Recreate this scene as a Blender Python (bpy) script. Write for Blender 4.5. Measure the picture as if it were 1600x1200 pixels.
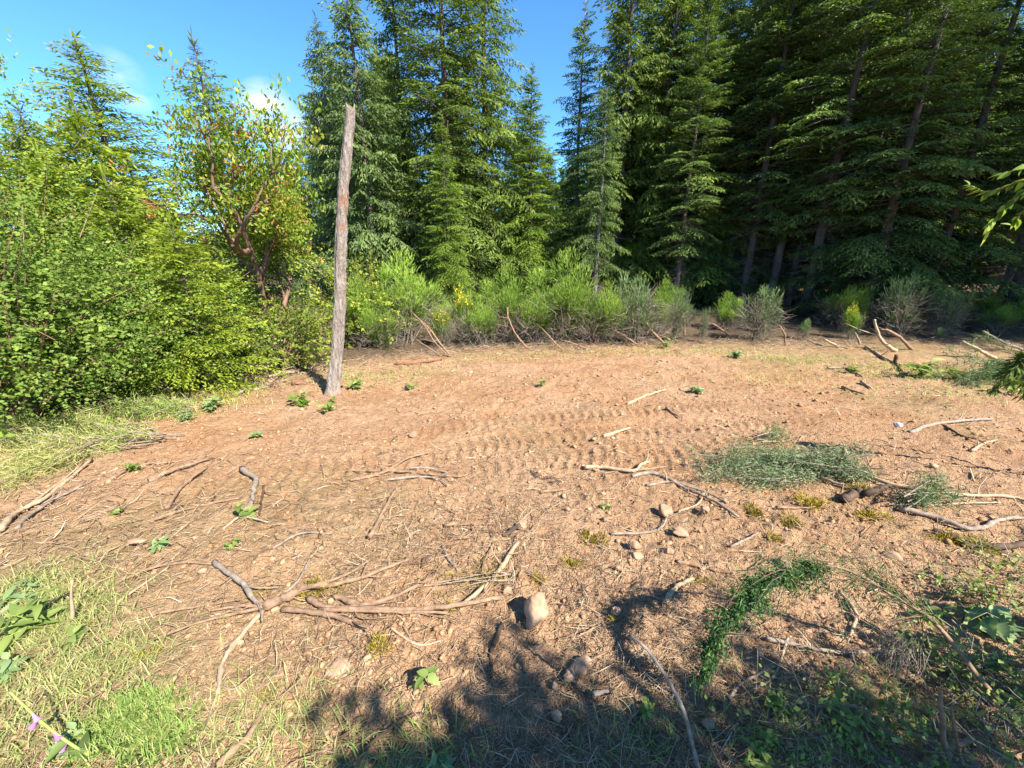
import bpy, math, random
import numpy as np
from mathutils import Vector

# ------------------------------------------------------------------ camera, sky, sun, exposure
for o in list(bpy.data.objects): bpy.data.objects.remove(o)
SC = bpy.context.scene
C = SC.collection
PITCH = math.radians(18.6); F = 640.0; CAMZ = 1.7
cam_d = bpy.data.cameras.new('camera'); cam = bpy.data.objects.new('camera', cam_d); C.objects.link(cam)
cam_d.sensor_width = 36; cam_d.sensor_fit = 'HORIZONTAL'; cam_d.lens = 36*F/1600
cam_d.clip_start = .05; cam_d.clip_end = 2000
cam.location = (0, 0, CAMZ); cam.rotation_euler = (math.pi/2-PITCH, 0, 0)
SC.camera = cam
SUN_EL = math.radians(44); SUN_PHI = math.radians(46)      # phi: from straight behind the camera towards the right
SV = Vector((math.sin(SUN_PHI)*math.cos(SUN_EL), -math.cos(SUN_PHI)*math.cos(SUN_EL), math.sin(SUN_EL)))
W = bpy.data.worlds.new('World'); SC.world = W; W.use_nodes = True
nt = W.node_tree; nt.nodes.clear()
wo = nt.nodes.new('ShaderNodeOutputWorld'); bg = nt.nodes.new('ShaderNodeBackground')
sky = nt.nodes.new('ShaderNodeTexSky'); sky.sky_type = 'NISHITA'; sky.sun_disc = False
sky.sun_elevation = SUN_EL; sky.sun_rotation = math.atan2(SV.x, SV.y)
sky.air_density = 1.0; sky.dust_density = .15; sky.ozone_density = 5.0; sky.altitude = 200
SKY_STR = .092
bg.inputs['Strength'].default_value = SKY_STR
# a few small fair-weather clouds, everywhere over the sky
tc = nt.nodes.new('ShaderNodeTexCoord')
def wn(t, **k):
    n = nt.nodes.new(t)
    for a, b in k.items(): setattr(n, a, b)
    return n
mp = wn('ShaderNodeMapping'); mp.inputs['Scale'].default_value = (1, 1, 2.6)
nt.links.new(tc.outputs['Generated'], mp.inputs['Vector'])
no = wn('ShaderNodeTexNoise'); no.inputs['Scale'].default_value = 9; no.inputs['Detail'].default_value = 7; no.inputs['Roughness'].default_value = .6
nt.links.new(mp.outputs['Vector'], no.inputs['Vector'])
acc = None
def pixdir(px, py):
    d = Vector((0, math.cos(PITCH), -math.sin(PITCH))) + Vector((1, 0, 0))*((px-800)/F) + Vector((0, math.sin(PITCH), math.cos(PITCH)))*((600-py)/F)
    return d.normalized()
blobs = [(pixdir(418, 172), .052, .9), (pixdir(450, 205), .05, .8), (pixdir(210, 150), .03, .5), (pixdir(180, 125), .045, .45)]
rr = random.Random(5)
for k in range(10):
    a = rr.uniform(1.4, 5.6); e = rr.uniform(.1, .6)
    blobs.append((Vector((math.sin(a)*math.cos(e), math.cos(a)*math.cos(e), math.sin(e))), rr.uniform(.05, .12), .8))
for d, rad, amp in blobs:
    vm = wn('ShaderNodeVectorMath', operation='DISTANCE'); nt.links.new(tc.outputs['Generated'], vm.inputs[0]); vm.inputs[1].default_value = d
    mr = wn('ShaderNodeMapRange'); mr.inputs['From Min'].default_value = rad; mr.inputs['From Max'].default_value = rad*.15
    mr.inputs['To Min'].default_value = 0; mr.inputs['To Max'].default_value = amp
    nt.links.new(vm.outputs['Value'], mr.inputs['Value'])
    if acc is None: acc = mr.outputs[0]
    else:
        mx = wn('ShaderNodeMath', operation='MAXIMUM'); nt.links.new(acc, mx.inputs[0]); nt.links.new(mr.outputs[0], mx.inputs[1]); acc = mx.outputs[0]
m1 = wn('ShaderNodeMath', operation='MULTIPLY_ADD'); nt.links.new(no.outputs['Fac'], m1.inputs[0]); m1.inputs[1].default_value = 2.6; m1.inputs[2].default_value = -.85
m2 = wn('ShaderNodeMath', operation='MULTIPLY', use_clamp=True); nt.links.new(m1.outputs[0], m2.inputs[0]); nt.links.new(acc, m2.inputs[1])
m3 = wn('ShaderNodeMath', operation='MULTIPLY', use_clamp=True); nt.links.new(m2.outputs[0], m3.inputs[0]); m3.inputs[1].default_value = 2.3
gm = wn('ShaderNodeMix', data_type='RGBA', blend_type='MULTIPLY'); gm.inputs[0].default_value = 1; gm.inputs[7].default_value = (.52, .87, 1.10, 1)
nt.links.new(sky.outputs[0], gm.inputs[6])
mc = wn('ShaderNodeMix', data_type='RGBA'); nt.links.new(m3.outputs[0], mc.inputs[0]); nt.links.new(gm.outputs[2], mc.inputs[6])
mc.inputs[7].default_value = (4.2, 4.7, 5.4, 1)
nt.links.new(mc.outputs[2], bg.inputs['Color']); nt.links.new(bg.outputs[0], wo.inputs[0])
sl = bpy.data.lights.new('sun', 'SUN'); sl.energy = 5.0; sl.angle = math.radians(.5); sl.color = (1, .95, .87)
so = bpy.data.objects.new('sun', sl); C.objects.link(so); so.rotation_euler = SV.to_track_quat('Z', 'Y').to_euler(); so.location = SV*60
SC.view_settings.view_transform = 'Standard'; SC.view_settings.look = 'None'; SC.view_settings.gamma = 1
SC.view_settings.use_curve_mapping = False
SC.view_settings.exposure = 1.6
SC.render.engine = 'CYCLES'
SC.cycles.max_bounces = 6; SC.cycles.transparent_max_bounces = 8

# ------------------------------------------------------------------ numpy helpers
R = np.random.RandomState
def hsh(ix, iy, s):
    h = (ix.astype(np.uint32)*np.uint32(374761393) + iy.astype(np.uint32)*np.uint32(668265263) + np.uint32((s*974634777) & 0xffffffff))
    h = (h ^ (h >> np.uint32(13)))*np.uint32(1274126177); h = h ^ (h >> np.uint32(16))
    h = h*np.uint32(2246822519); h = h ^ (h >> np.uint32(15))
    return h.astype(np.float64)/4294967295.0
def vn(x, y, s=0):
    ix = np.floor(x).astype(np.int64); iy = np.floor(y).astype(np.int64); fx = x-ix; fy = y-iy
    u = fx*fx*(3-2*fx); v = fy*fy*(3-2*fy)
    a = hsh(ix, iy, s); b = hsh(ix+1, iy, s); c = hsh(ix, iy+1, s); d = hsh(ix+1, iy+1, s)
    return (a*(1-u)+b*u)*(1-v) + (c*(1-u)+d*u)*v - .5
def fbm(x, y, s, oct=3, g=.5):
    t = 0; a = 1
    for o in range(oct):
        t = t + a*vn(x, y, s+o*17); x = x*2.03+3.1; y = y*2.03+7.7; a *= g
    return t
def worley(x, y, s):
    ix = np.floor(x).astype(np.int64); iy = np.floor(y).astype(np.int64)
    best = np.full(x.shape, 9.); rid = np.zeros(x.shape)
    for i in (-1, 0, 1):
        for j in (-1, 0, 1):
            a = ix+i; b = iy+j
            d = (a+hsh(a, b, s)-x)**2 + (b+hsh(a, b, s+5)-y)**2
            m = d < best; best = np.where(m, d, best); rid = np.where(m, hsh(a, b, s+9), rid)
    return np.sqrt(best), rid
def sst(x, a, b):
    t = np.clip((x-a)/(b-a), 0, 1); return t*t*(3-2*t)

# ------------------------------------------------------------------ terrain
def base(x, y):
    x = np.asarray(x, float); y = np.asarray(y, float)
    t = np.clip(y-.8, -3, 60)
    z = -.06*np.where(t < 9, t, 9+ (t-9)*.0)
    return z
FW = np.array((0, math.cos(PITCH), -math.sin(PITCH))); UP = np.array((0, math.sin(PITCH), math.cos(PITCH)))
def ray(px, py): return FW + np.array((1, 0, 0))*((px-800)/F) + UP*((600-py)/F)
def ground(px, py):
    d = ray(px, py); lo, hi = .3, 60.
    for _ in range(50):
        m = (lo+hi)/2; p = np.array((0, 0, CAMZ))+d*m
        if p[2] > base(p[0], p[1]): lo = m
        else: hi = m
    return np.array((0, 0, CAMZ))+d*lo
def atY(px, py, Y):
    d = ray(px, py); return np.array((0, 0, CAMZ))+d*(Y/d[1])
def depth(p): return float(np.dot(np.asarray(p)-np.array((0, 0, CAMZ)), FW))

def poly_px(pts): return np.array([ground(*p)[:2] for p in pts])
TRACKS = [(poly_px([(560, 780), (700, 735), (860, 705), (1060, 688), (1300, 668), (1600, 645)]), .40, 1),
          (poly_px([(640, 672), (840, 648), (1050, 636), (1300, 622), (1590, 604)]), .42, 2),
          (poly_px([(250, 760), (480, 738), (640, 722), (800, 715), (960, 712), (1180, 722)]), .38, 3),
          (poly_px([(700, 700), (900, 676), (1150, 660), (1400, 646), (1600, 632)]), .34, 5), (poly_px([(880, 640), (1100, 622), (1350, 610), (1600, 596)]), .36, 6),
          (poly_px([(800, 800), (880, 752), (1000, 722), (1200, 700), (1500, 676)]), .36, 4)]
def dist_poly(x, y, P):
    best = np.full(x.shape, 1e9); sg = np.zeros(x.shape); al = np.zeros(x.shape); acc = 0
    for a, b in zip(P[:-1], P[1:]):
        d = b-a; L = np.hypot(*d); u = d/L
        t = np.clip((x-a[0])*u[0]+(y-a[1])*u[1], 0, L)
        qx = x-a[0]-u[0]*t; qy = y-a[1]-u[1]*t; dd = np.hypot(qx, qy)
        m = dd < best; best = np.where(m, dd, best); sg = np.where(m, u[0]*qy-u[1]*qx, sg); al = np.where(m, acc+t, al); acc += L
    return best, sg, al
def edge_y(x):      # far edge of the bare clearing (world Y) as a function of x
    xs = [-12, -7.0, -5.2, -4.2, -3.2, -2.2, -1, 1, 4, 8, 14]
    ys = [2.6, 3.6, 4.6, 5.7, 7.2, 8.3, 8.8, 9.4, 9.7, 9.7, 9.6]
    return np.interp(x, xs, ys)
def hcoarse(x, y):
    x = np.asarray(x, float); y = np.asarray(y, float)
    return base(x, y) + .07*vn(x*.7, y*.7, 3) + .045*vn(x*1.9+5, y*1.9, 4)
def zones(x, y):
    cl = 1-sst(y-edge_y(x), -.25, .5)                    # 1 on the bare clearing
    near = 1-sst(y+.18*np.abs(x), 2.6, 4.2)                # littered ground near the camera
    return cl, near
def hfine(x, y):
    x = np.asarray(x, float); y = np.asarray(y, float)
    z = hcoarse(x, y); cl, near = zones(x, y)
    tr = np.zeros(x.shape); tz = np.zeros(x.shape)
    for P, wd, s in TRACKS:
        d, sg, al = dist_poly(x, y, P)
        m = 1-sst(d, wd*.44, wd*.54); m = m*(sst(fbm(x*.8, y*.8, 60+s, 2), -.8, -.35)*.55+.45)
        saw = ((al + .22*np.abs(sg) + .018*vn(x*4, y*4, 71))/.12) % 1.0
        ridge = np.where(saw < .18, saw/.18, np.where(saw < .42, 1, np.where(saw < .6, 1-(saw-.42)/.18, 0)))
        k = m > tr; tz = np.where(k, -.016*m+.023*m*ridge*(.55+.9*(vn(x*2.2, y*2.2, 81+s)+.5)), tz); tr = np.maximum(tr, m)
    q = 1-.68*tr
    z = z + q*(.036*fbm(x*4.1, y*4.1, 11, 3) + .022*fbm(x*17, y*17, 21, 4, .66) - .016*np.abs(fbm(x*9+2, y*9, 25, 3, .6)))
    w, rid = worley(x*13, y*13, 31)
    cm = sst(fbm(x*1.5, y*1.5, 41, 2), -.15, .35)*q
    z = z + cm*np.where(rid > .45, .013*(rid-.2)*np.maximum(0, 1-w*1.7), 0)
    w2, rid2 = worley(x*34+3, y*34, 51)
    z = z + q*np.where(rid2 > .5, .007*np.maximum(0, 1-w2*1.6), 0) + tz
    return z
def h1(x, y): return float(hfine(np.array([x], float), np.array([y], float))[0])
def hc1(x, y): return float(hcoarse(np.array([x], float), np.array([y], float))[0])

# ------------------------------------------------------------------ materials
def mat(name):
    m = bpy.data.materials.new(name); m.use_nodes = True
    t = m.node_tree; b = t.nodes['Principled BSDF']; b.inputs['Roughness'].default_value = .85
    b.inputs['Specular IOR Level'].default_value = .25
    return m, t, b
def ramp(t, stops, src, interp='LINEAR'):
    r = t.nodes.new('ShaderNodeValToRGB'); r.color_ramp.interpolation = interp
    e = r.color_ramp.elements
    while len(e) < len(stops): e.new(.5)
    for el, (p, c) in zip(e, stops): el.position = p; el.color = (*c, 1) if len(c) == 3 else c
    t.links.new(src, r.inputs[0]); return r.outputs[0]
def noise(t, scale, detail=4, rough=.55, vec=None, stretch=None):
    n = t.nodes.new('ShaderNodeTexNoise'); n.inputs['Scale'].default_value = scale; n.inputs['Detail'].default_value = detail; n.inputs['Roughness'].default_value = rough
    if stretch:
        mpn = t.nodes.new('ShaderNodeMapping'); mpn.inputs['Scale'].default_value = stretch; t.links.new(vec, mpn.inputs[0]); vec = mpn.outputs[0]
    if vec is not None: t.links.new(vec, n.inputs['Vector'])
    return n.outputs['Fac']
def mix(t, fac, a, b, mode='MIX'):
    m = t.nodes.new('ShaderNodeMix'); m.data_type = 'RGBA'; m.blend_type = mode
    for i, v in ((0, fac), (6, a), (7, b)):
        if hasattr(v, 'links'): t.links.new(v, m.inputs[i])
        else: m.inputs[i].default_value = v if i == 0 else (*v, 1)
    return m.outputs[2]
def math_(t, op, a, b, clamp=False):
    m = t.nodes.new('ShaderNodeMath'); m.operation = op; m.use_clamp = clamp
    for i, v in ((0, a), (1, b)):
        if hasattr(v, 'links'): t.links.new(v, m.inputs[i])
        else: m.inputs[i].default_value = v
    return m.outputs[0]
def attr(t, name):
    a = t.nodes.new('ShaderNodeAttribute'); a.attribute_name = name; return a.outputs['Fac']
def bump(t, b, h, s=.5, d=.01):
    n = t.nodes.new('ShaderNodeBump'); n.inputs['Strength'].default_value = s; n.inputs['Distance'].default_value = d
    t.links.new(h, n.inputs['Height']); t.links.new(n.outputs[0], b.inputs['Normal'])
def pos(t): return t.nodes.new('ShaderNodeNewGeometry').outputs['Position']
def obc(t): return t.nodes.new('ShaderNodeTexCoord').outputs['Object']

def leaf_mat(name, stops, trans=.3, rough=.6, spec=.2, tcol=(1.5, 1.6, .6)):
    m, t, b = mat(name)
    c = ramp(t, stops, attr(t, 'tint'))
    oi = t.nodes.new('ShaderNodeObjectInfo')
    v = ramp(t, [(0, (.86, .86, .86)), (1, (1.15, 1.12, 1.05))], oi.outputs['Random'])
    c = mix(t, 1.0, c, v, 'MULTIPLY')
    t.links.new(c, b.inputs['Base Color']); b.inputs['Roughness'].default_value = rough; b.inputs['Specular IOR Level'].default_value = spec
    tr = t.nodes.new('ShaderNodeBsdfTranslucent'); t.links.new(mix(t, 1.0, c, tcol, 'MULTIPLY'), tr.inputs[0])
    ms = t.nodes.new('ShaderNodeMixShader'); ms.inputs[0].default_value = trans
    t.links.new(b.outputs[0], ms.inputs[1]); t.links.new(tr.outputs[0], ms.inputs[2]); t.links.new(ms.outputs[0], t.nodes['Material Output'].inputs[0])
    return m
def bark_mat(name, c1, c2, scale=30, stretch=(1, 1, .25), bs=.6, bd=.01):
    m, t, b = mat(name); v = obc(t)
    n = noise(t, scale, 5, .65, v, stretch); n2 = noise(t, scale*.22, 3, .5, v)
    c = mix(t, ramp(t, [(.32, (0, 0, 0)), (.68, (1, 1, 1))], n), c1, c2)
    c = mix(t, ramp(t, [(.4, (0, 0, 0)), (.75, (.6, .6, .6))], n2), c, tuple(.55*(a+bb)*.8 for a, bb in zip(c1, c2)))
    t.links.new(c, b.inputs['Base Color']); bump(t, b, n, bs, bd); return m
def tint_mat(name, stops, rough=.85):
    m, t, b = mat(name); c = ramp(t, stops, attr(t, 'tint'))
    n = noise(t, 60, 3, .6, pos(t)); c = mix(t, .35, c, ramp(t, [(.3, (.5, .5, .5)), (.7, (1.3, 1.3, 1.3))], n), 'MULTIPLY')
    t.links.new(c, b.inputs['Base Color']); b.inputs['Roughness'].default_value = .95; b.inputs['Specular IOR Level'].default_value = .08; return m

def soil_color(t, v):
    n1 = noise(t, .55, 4, .55, v); n2 = noise(t, 3.2, 5, .6, v); n3 = noise(t, 22, 5, .65, v); n4 = noise(t, 110, 3, .6, v)
    c = mix(t, ramp(t, [(.36, (0, 0, 0)), (.64, (1, 1, 1))], n2), (.40, .21, .10), (.46, .275, .15))
    c = mix(t, ramp(t, [(.42, (0, 0, 0)), (.62, (.75, .75, .75))], n1), c, (.46, .285, .165))
    c = mix(t, ramp(t, [(.48, (0, 0, 0)), (.68, (.5, .5, .5))], noise(t, 1.25, 6, .7, v)), c, (.265, .135, .066))
    c = mix(t, ramp(t, [(.50, (0, 0, 0)), (.72, (.65, .65, .65))], n3), c, (.20, .098, .047))
    c = mix(t, ramp(t, [(.55, (0, 0, 0)), (.72, (.6, .6, .6))], n4), c, (.13, .07, .037))
    return c, n3, n4
def make_soil():
    m, t, b = mat('red_soil'); v = pos(t)
    c, n3, n4 = soil_color(t, v)
    g = math_(t, 'MULTIPLY', attr(t, 'green'), ramp(t, [(.35, (.1, .1, .1)), (.6, (1, 1, 1))], noise(t, 9, 5, .7, v)))
    c = mix(t, g, c, (.17, .17, .06))
    d = attr(t, 'duff')
    dc = mix(t, ramp(t, [(.35, (0, 0, 0)), (.65, (1, 1, 1))], noise(t, 14, 5, .7, v)), (.06, .045, .028), (.15, .10, .06))
    c = mix(t, d, c, dc)
    l = math_(t, 'MULTIPLY', attr(t, 'litter'), ramp(t, [(.45, (0, 0, 0)), (.62, (.8, .8, .8))], noise(t, 30, 5, .75, v)))
    c = mix(t, l, c, (.33, .235, .14))
    t.links.new(c, b.inputs['Base Color']); b.inputs['Roughness'].default_value = .95; b.inputs['Specular IOR Level'].default_value = .1
    h = math_(t, 'ADD', math_(t, 'MULTIPLY', n4, .5), n3)
    bump(t, b, h, 1.0, .045)
    return m
M = {}
M['soil'] = make_soil()
def make_clod():
    m, t, b = mat('soil_clod'); c, n3, n4 = soil_color(t, pos(t)); c = mix(t, .8, c, ramp(t, [(0, (.55, .5, .48)), (1, (1.1, 1.1, 1.1))], attr(t, 'tint')), 'MULTIPLY')
    t.links.new(c, b.inputs['Base Color']); bump(t, b, n4, .6, .006); return m
M['clod'] = make_clod()
def make_rock():
    m, t, b = mat('dusty_stone'); v = obc(t)
    c = mix(t, ramp(t, [(.35, (0, 0, 0)), (.65, (1, 1, 1))], noise(t, 9, 5, .6, v)), (.26, .155, .092), (.40, .255, .155))
    c = mix(t, ramp(t, [(.6, (0, 0, 0)), (.75, (.7, .7, .7))], noise(t, 45, 4, .7, v)), c, (.20, .13, .085))
    t.links.new(c, b.inputs['Base Color']); bump(t, b, noise(t, 40, 5, .7, v), .5, .012); return m
M['rock'] = make_rock()
M['white'] = bark_mat('white_scrap', (.55, .55, .52), (.72, .72, .7), 20, (1, 1, 1))
M['stick'] = bark_mat('dry_stick', (.12, .07, .042), (.33, .21, .125), 28, (1, 1, 1), .9, .008)
M['pale'] = bark_mat('peeled_stick', (.23, .155, .09), (.45, .345, .215), 22, (1, 1, 1), .7, .006)
M['grey'] = bark_mat('grey_stick', (.13, .095, .07), (.34, .27, .20), 25, (1, 1, 1), .8, .008)
M['darkstick'] = bark_mat('dark_root', (.045, .03, .022), (.12, .075, .045), 30, (1, 1, 1), .6, .006)
M['redwood'] = bark_mat('rotten_red_wood', (.12, .06, .032), (.27, .14, .075), 14, (1, 1, 1), .8, .01)
M['greenstem'] = bark_mat('green_stem', (.20, .26, .06), (.32, .36, .10), 14, (1, 1, 1), .2, .002)
M['bark'] = bark_mat('conifer_bark', (.05, .04, .033), (.135, .105, .085), 9, (1, 1, .22), .8, .03)
M['birch'] = bark_mat('pale_conifer_bark', (.14, .125, .11), (.30, .28, .255), 9, (1, 1, .22), .6, .03)
M['madbark'] = bark_mat('madrone_bark', (.12, .065, .042), (.24, .145, .095), 7, (1, 1, .3), .4, .01)
def make_snag():
    m, t, b = mat('weathered_snag_wood'); v = obc(t)
    n = noise(t, 26, 6, .65, v, (1, 1, .10)); n2 = noise(t, 7, 4, .6, v, (1, 1, .5)); n3 = noise(t, 55, 4, .7, v, (1, 1, .35))
    c = mix(t, ramp(t, [(.33, (0, 0, 0)), (.66, (1, 1, 1))], n), (.17, .135, .11), (.40, .34, .285))
    c = mix(t, ramp(t, [(.56, (0, 0, 0)), (.70, (.9, .9, .9))], n3), c, (.085, .064, .052))
    c = mix(t, ramp(t, [(.45, (0, 0, 0)), (.75, (.5, .5, .5))], n2), c, (.24, .16, .115))
    o = math_(t, 'MULTIPLY', attr(t, 'rust'), ramp(t, [(.36, (0, 0, 0)), (.5, (1, 1, 1))], noise(t, 17, 4, .6, v)))
    c = mix(t, o, c, (.36, .115, .035))
    t.links.new(c, b.inputs['Base Color']); bump(t, b, math_(t, 'ADD', n, n3), 1.0, .03); return m
M['snag'] = make_snag()
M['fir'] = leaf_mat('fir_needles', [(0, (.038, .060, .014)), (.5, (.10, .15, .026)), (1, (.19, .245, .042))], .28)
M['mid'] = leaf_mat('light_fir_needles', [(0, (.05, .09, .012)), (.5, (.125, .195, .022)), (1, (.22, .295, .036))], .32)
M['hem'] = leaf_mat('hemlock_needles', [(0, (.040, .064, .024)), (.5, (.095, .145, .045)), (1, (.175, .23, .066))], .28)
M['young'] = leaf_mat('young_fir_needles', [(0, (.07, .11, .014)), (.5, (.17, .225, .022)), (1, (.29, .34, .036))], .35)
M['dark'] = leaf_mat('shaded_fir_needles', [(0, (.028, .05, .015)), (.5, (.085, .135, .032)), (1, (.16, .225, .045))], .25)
M['bush'] = leaf_mat('shrub_leaves', [(0, (.055, .10, .016)), (.5, (.145, .225, .034)), (1, (.27, .345, .070))], .35)
M['ybush'] = leaf_mat('yellow_green_leaves', [(0, (.075, .115, .014)), (.5, (.195, .245, .028)), (1, (.34, .37, .06))], .35)
M['mad'] = leaf_mat('madrone_leaves', [(0, (.07, .12, .016)), (.45, (.155, .22, .026)), (.78, (.29, .32, .05)), (.86, (.38, .27, .07)), (.94, (.38, .17, .06)), (1, (.30, .13, .06))], .35)
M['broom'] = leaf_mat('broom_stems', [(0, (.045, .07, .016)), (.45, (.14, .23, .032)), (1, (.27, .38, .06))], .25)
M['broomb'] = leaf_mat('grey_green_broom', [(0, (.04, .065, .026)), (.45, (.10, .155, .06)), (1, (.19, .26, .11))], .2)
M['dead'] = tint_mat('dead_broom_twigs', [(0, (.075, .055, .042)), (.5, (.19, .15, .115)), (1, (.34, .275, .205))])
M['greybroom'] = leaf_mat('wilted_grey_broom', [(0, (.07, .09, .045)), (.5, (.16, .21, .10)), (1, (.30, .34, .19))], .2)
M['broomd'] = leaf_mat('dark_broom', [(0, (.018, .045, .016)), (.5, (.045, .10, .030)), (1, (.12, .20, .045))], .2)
M['flower'] = leaf_mat('yellow_broom_flowers', [(0, (.5, .30, .01)), (1, (.75, .50, .02))], .2)
M['pink'] = leaf_mat('pink_bells', [(0, (.40, .12, .36)), (1, (.55, .26, .50))], .3, tcol=(1.2, 1, 1.2))
M['grass'] = leaf_mat('green_grass', [(0, (.12, .19, .035)), (.5, (.21, .30, .065)), (.8, (.33, .36, .12)), (1, (.44, .38, .18))], .3)
M['straw'] = tint_mat('straw_litter', [(0, (.11, .068, .042)), (.4, (.27, .175, .105)), (.75, (.40, .285, .17)), (1, (.54, .43, .29))])
M['weed'] = leaf_mat('weed_leaves', [(0, (.08, .12, .03)), (.5, (.18, .24, .06)), (1, (.32, .37, .13))], .35)
M['sage'] = leaf_mat('grey_green_leaves', [(0, (.10, .16, .06)), (.5, (.19, .27, .11)), (1, (.30, .38, .18))], .3)
M['moss'] = leaf_mat('yellow_moss', [(0, (.10, .075, .012)), (.5, (.24, .19, .025)), (1, (.40, .31, .045))], .2)

# ------------------------------------------------------------------ mesh building
class MB:
    def __init__(s): s.v = []; s.f = []; s.t = []; s.n = 0
    def add(s, V, Fc, tint=.5):
        V = np.asarray(V, float).reshape(-1, 3); Fc = np.asarray(Fc, int)
        s.v.append(V); s.f.append(Fc+s.n); s.n += len(V)
        s.t.append(np.broadcast_to(np.asarray(tint, float), (len(Fc),)))
    def mesh(s, name, m, smooth=False):
        V = np.concatenate(s.v); me = bpy.data.meshes.new(name)
        me.vertices.add(len(V)); me.vertices.foreach_set('co', V.astype(np.float32).ravel())
        lt = np.concatenate([np.full(len(f), f.shape[1]) for f in s.f]); li = np.concatenate([f.ravel() for f in s.f])
        me.loops.add(len(li)); me.loops.foreach_set('vertex_index', li.astype(np.int32))
        me.polygons.add(len(lt)); st = np.concatenate([[0], np.cumsum(lt)[:-1]]); me.polygons.foreach_set('loop_start', st.astype(np.int32))
        if smooth: me.polygons.foreach_set('use_smooth', np.ones(len(lt), bool))
        a = me.attributes.new('tint', 'FLOAT', 'FACE'); a.data.foreach_set('value', np.concatenate(s.t).astype(np.float32))
        me.update(calc_edges=True)
        if m is not None: me.materials.append(m)
        return me
    def obj(s, name, m, parent=None, smooth=False):
        o = bpy.data.objects.new(name, s.mesh(name, m, smooth)); C.objects.link(o)
        if parent: o.parent = parent
        return o
def tag(o, label=None, cat=None, group=None, kind=None):
    for k, v in (('label', label), ('category', cat), ('group', group), ('kind', kind)):
        if v: o[k] = v
    return o
def thing(name, label, cat, loc, group=None, rz=0):
    o = bpy.data.objects.new(name, None); C.objects.link(o); o.location = loc; o.rotation_euler = (0, 0, rz); o.empty_display_size = .2
    return tag(o, label, cat, group)
def kids(o): return [c for c in bpy.data.objects if c.parent == o]
def copy_tree(o, ch=None):
    r = o.copy(); C.objects.link(r)
    for c in ch:
        d = c.copy(); C.objects.link(d); d.parent = r
    return r
def unit(a): return a/np.maximum(np.linalg.norm(a, axis=-1, keepdims=True), 1e-9)
def rhombs(mb, P, D, S, L, Wd, tint, mid=.45):
    L = np.asarray(L)[..., None] if np.ndim(L) else L; Wd = np.asarray(Wd)[..., None] if np.ndim(Wd) else Wd
    V = np.stack([P, P+D*L*mid+S*Wd*.5, P+D*L, P+D*L*mid-S*Wd*.5], 1).reshape(-1, 3)
    mb.add(V, np.arange(len(V)).reshape(-1, 4), tint)
def side_of(D, Nn): return unit(np.cross(D, Nn))
def crom(P, n=6):
    P = np.asarray(P, float)
    if len(P) == 2: return P[0]+(P[1]-P[0])*np.linspace(0, 1, n+1)[:, None]
    Q = np.vstack([2*P[0]-P[1], P, 2*P[-1]-P[-2]]); out = []
    for i in range(1, len(Q)-2):
        t = np.linspace(0, 1, n, endpoint=False)[:, None]; a, b, c, d = Q[i-1], Q[i], Q[i+1], Q[i+2]
        out.append(.5*((2*b)+(-a+c)*t+(2*a-5*b+4*c-d)*t**2+(-a+3*b-3*c+d)*t**3))
    return np.vstack(out+[P[-1:]])
def tube(mb, P, rad, sides=6, tint=.5, rough=0, rng=None, cap=True):
    P = np.asarray(P, float); n = len(P); rad = np.broadcast_to(np.asarray(rad, float), (n,))
    T = unit(np.gradient(P, axis=0)); ref = np.array((0, 0, 1.)) if abs(T[0][2]) < .9 else np.array((1., 0, 0))
    A = unit(np.cross(T, ref)); B = np.cross(T, A)
    an = np.arange(sides)*2*math.pi/sides
    rr = rad[:, None]*np.ones((n, sides))
    if rough and rng is not None: rr = rr*(1+rough*(rng.rand(n, sides)-.5)*2)
    V = P[:, None]+rr[..., None]*(A[:, None]*np.cos(an)[None, :, None]+B[:, None]*np.sin(an)[None, :, None])
    V = V.reshape(-1, 3); i = np.arange(n-1)[:, None]*sides; j = np.arange(sides)[None]; k = (j+1) % sides
    Fq = np.stack([i+j, i+k, i+sides+k, i+sides+j], -1).reshape(-1, 4)
    mb.add(V, Fq, tint)
    if cap:
        b0 = (n-1)*sides; e = mb.n-len(V)
        mb.f.append(np.array([[e+b0+q for q in (0, a, a+1)] for a in range(1, sides-1)])); mb.t.append(np.full(sides-2, tint))
        mb.f.append(np.array([[e+q for q in (0, a+1, a)] for a in range(1, sides-1)])); mb.t.append(np.full(sides-2, tint))
def sticks(mb, P0, P1, w, tint, bend=None, rng=None):     # many cheap bent three-sided twigs at once
    n = len(P0); D = unit(P1-P0); ref = unit(rng.randn(n, 3)); A = unit(np.cross(D, ref)); B = np.cross(D, A)
    mid = (P0+P1)/2 + (bend if bend is not None else 0); V = []
    for Q, s in ((P0, 1.), (mid, .85), (P1, .45)):
        for a in (0, 2.094, 4.189): V.append(Q+(A*math.cos(a)+B*math.sin(a))*(w*s)[:, None])
    V = np.stack(V, 1).reshape(-1, 3); o = np.arange(n)[:, None, None]*9
    f = np.array([[i+j, i+(j+1) % 3, i+3+(j+1) % 3, i+3+j] for i in (0, 3) for j in range(3)])[None]
    mb.add(V, (f+o).reshape(-1, 4), np.repeat(np.broadcast_to(tint, (n,)), 6))

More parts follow.
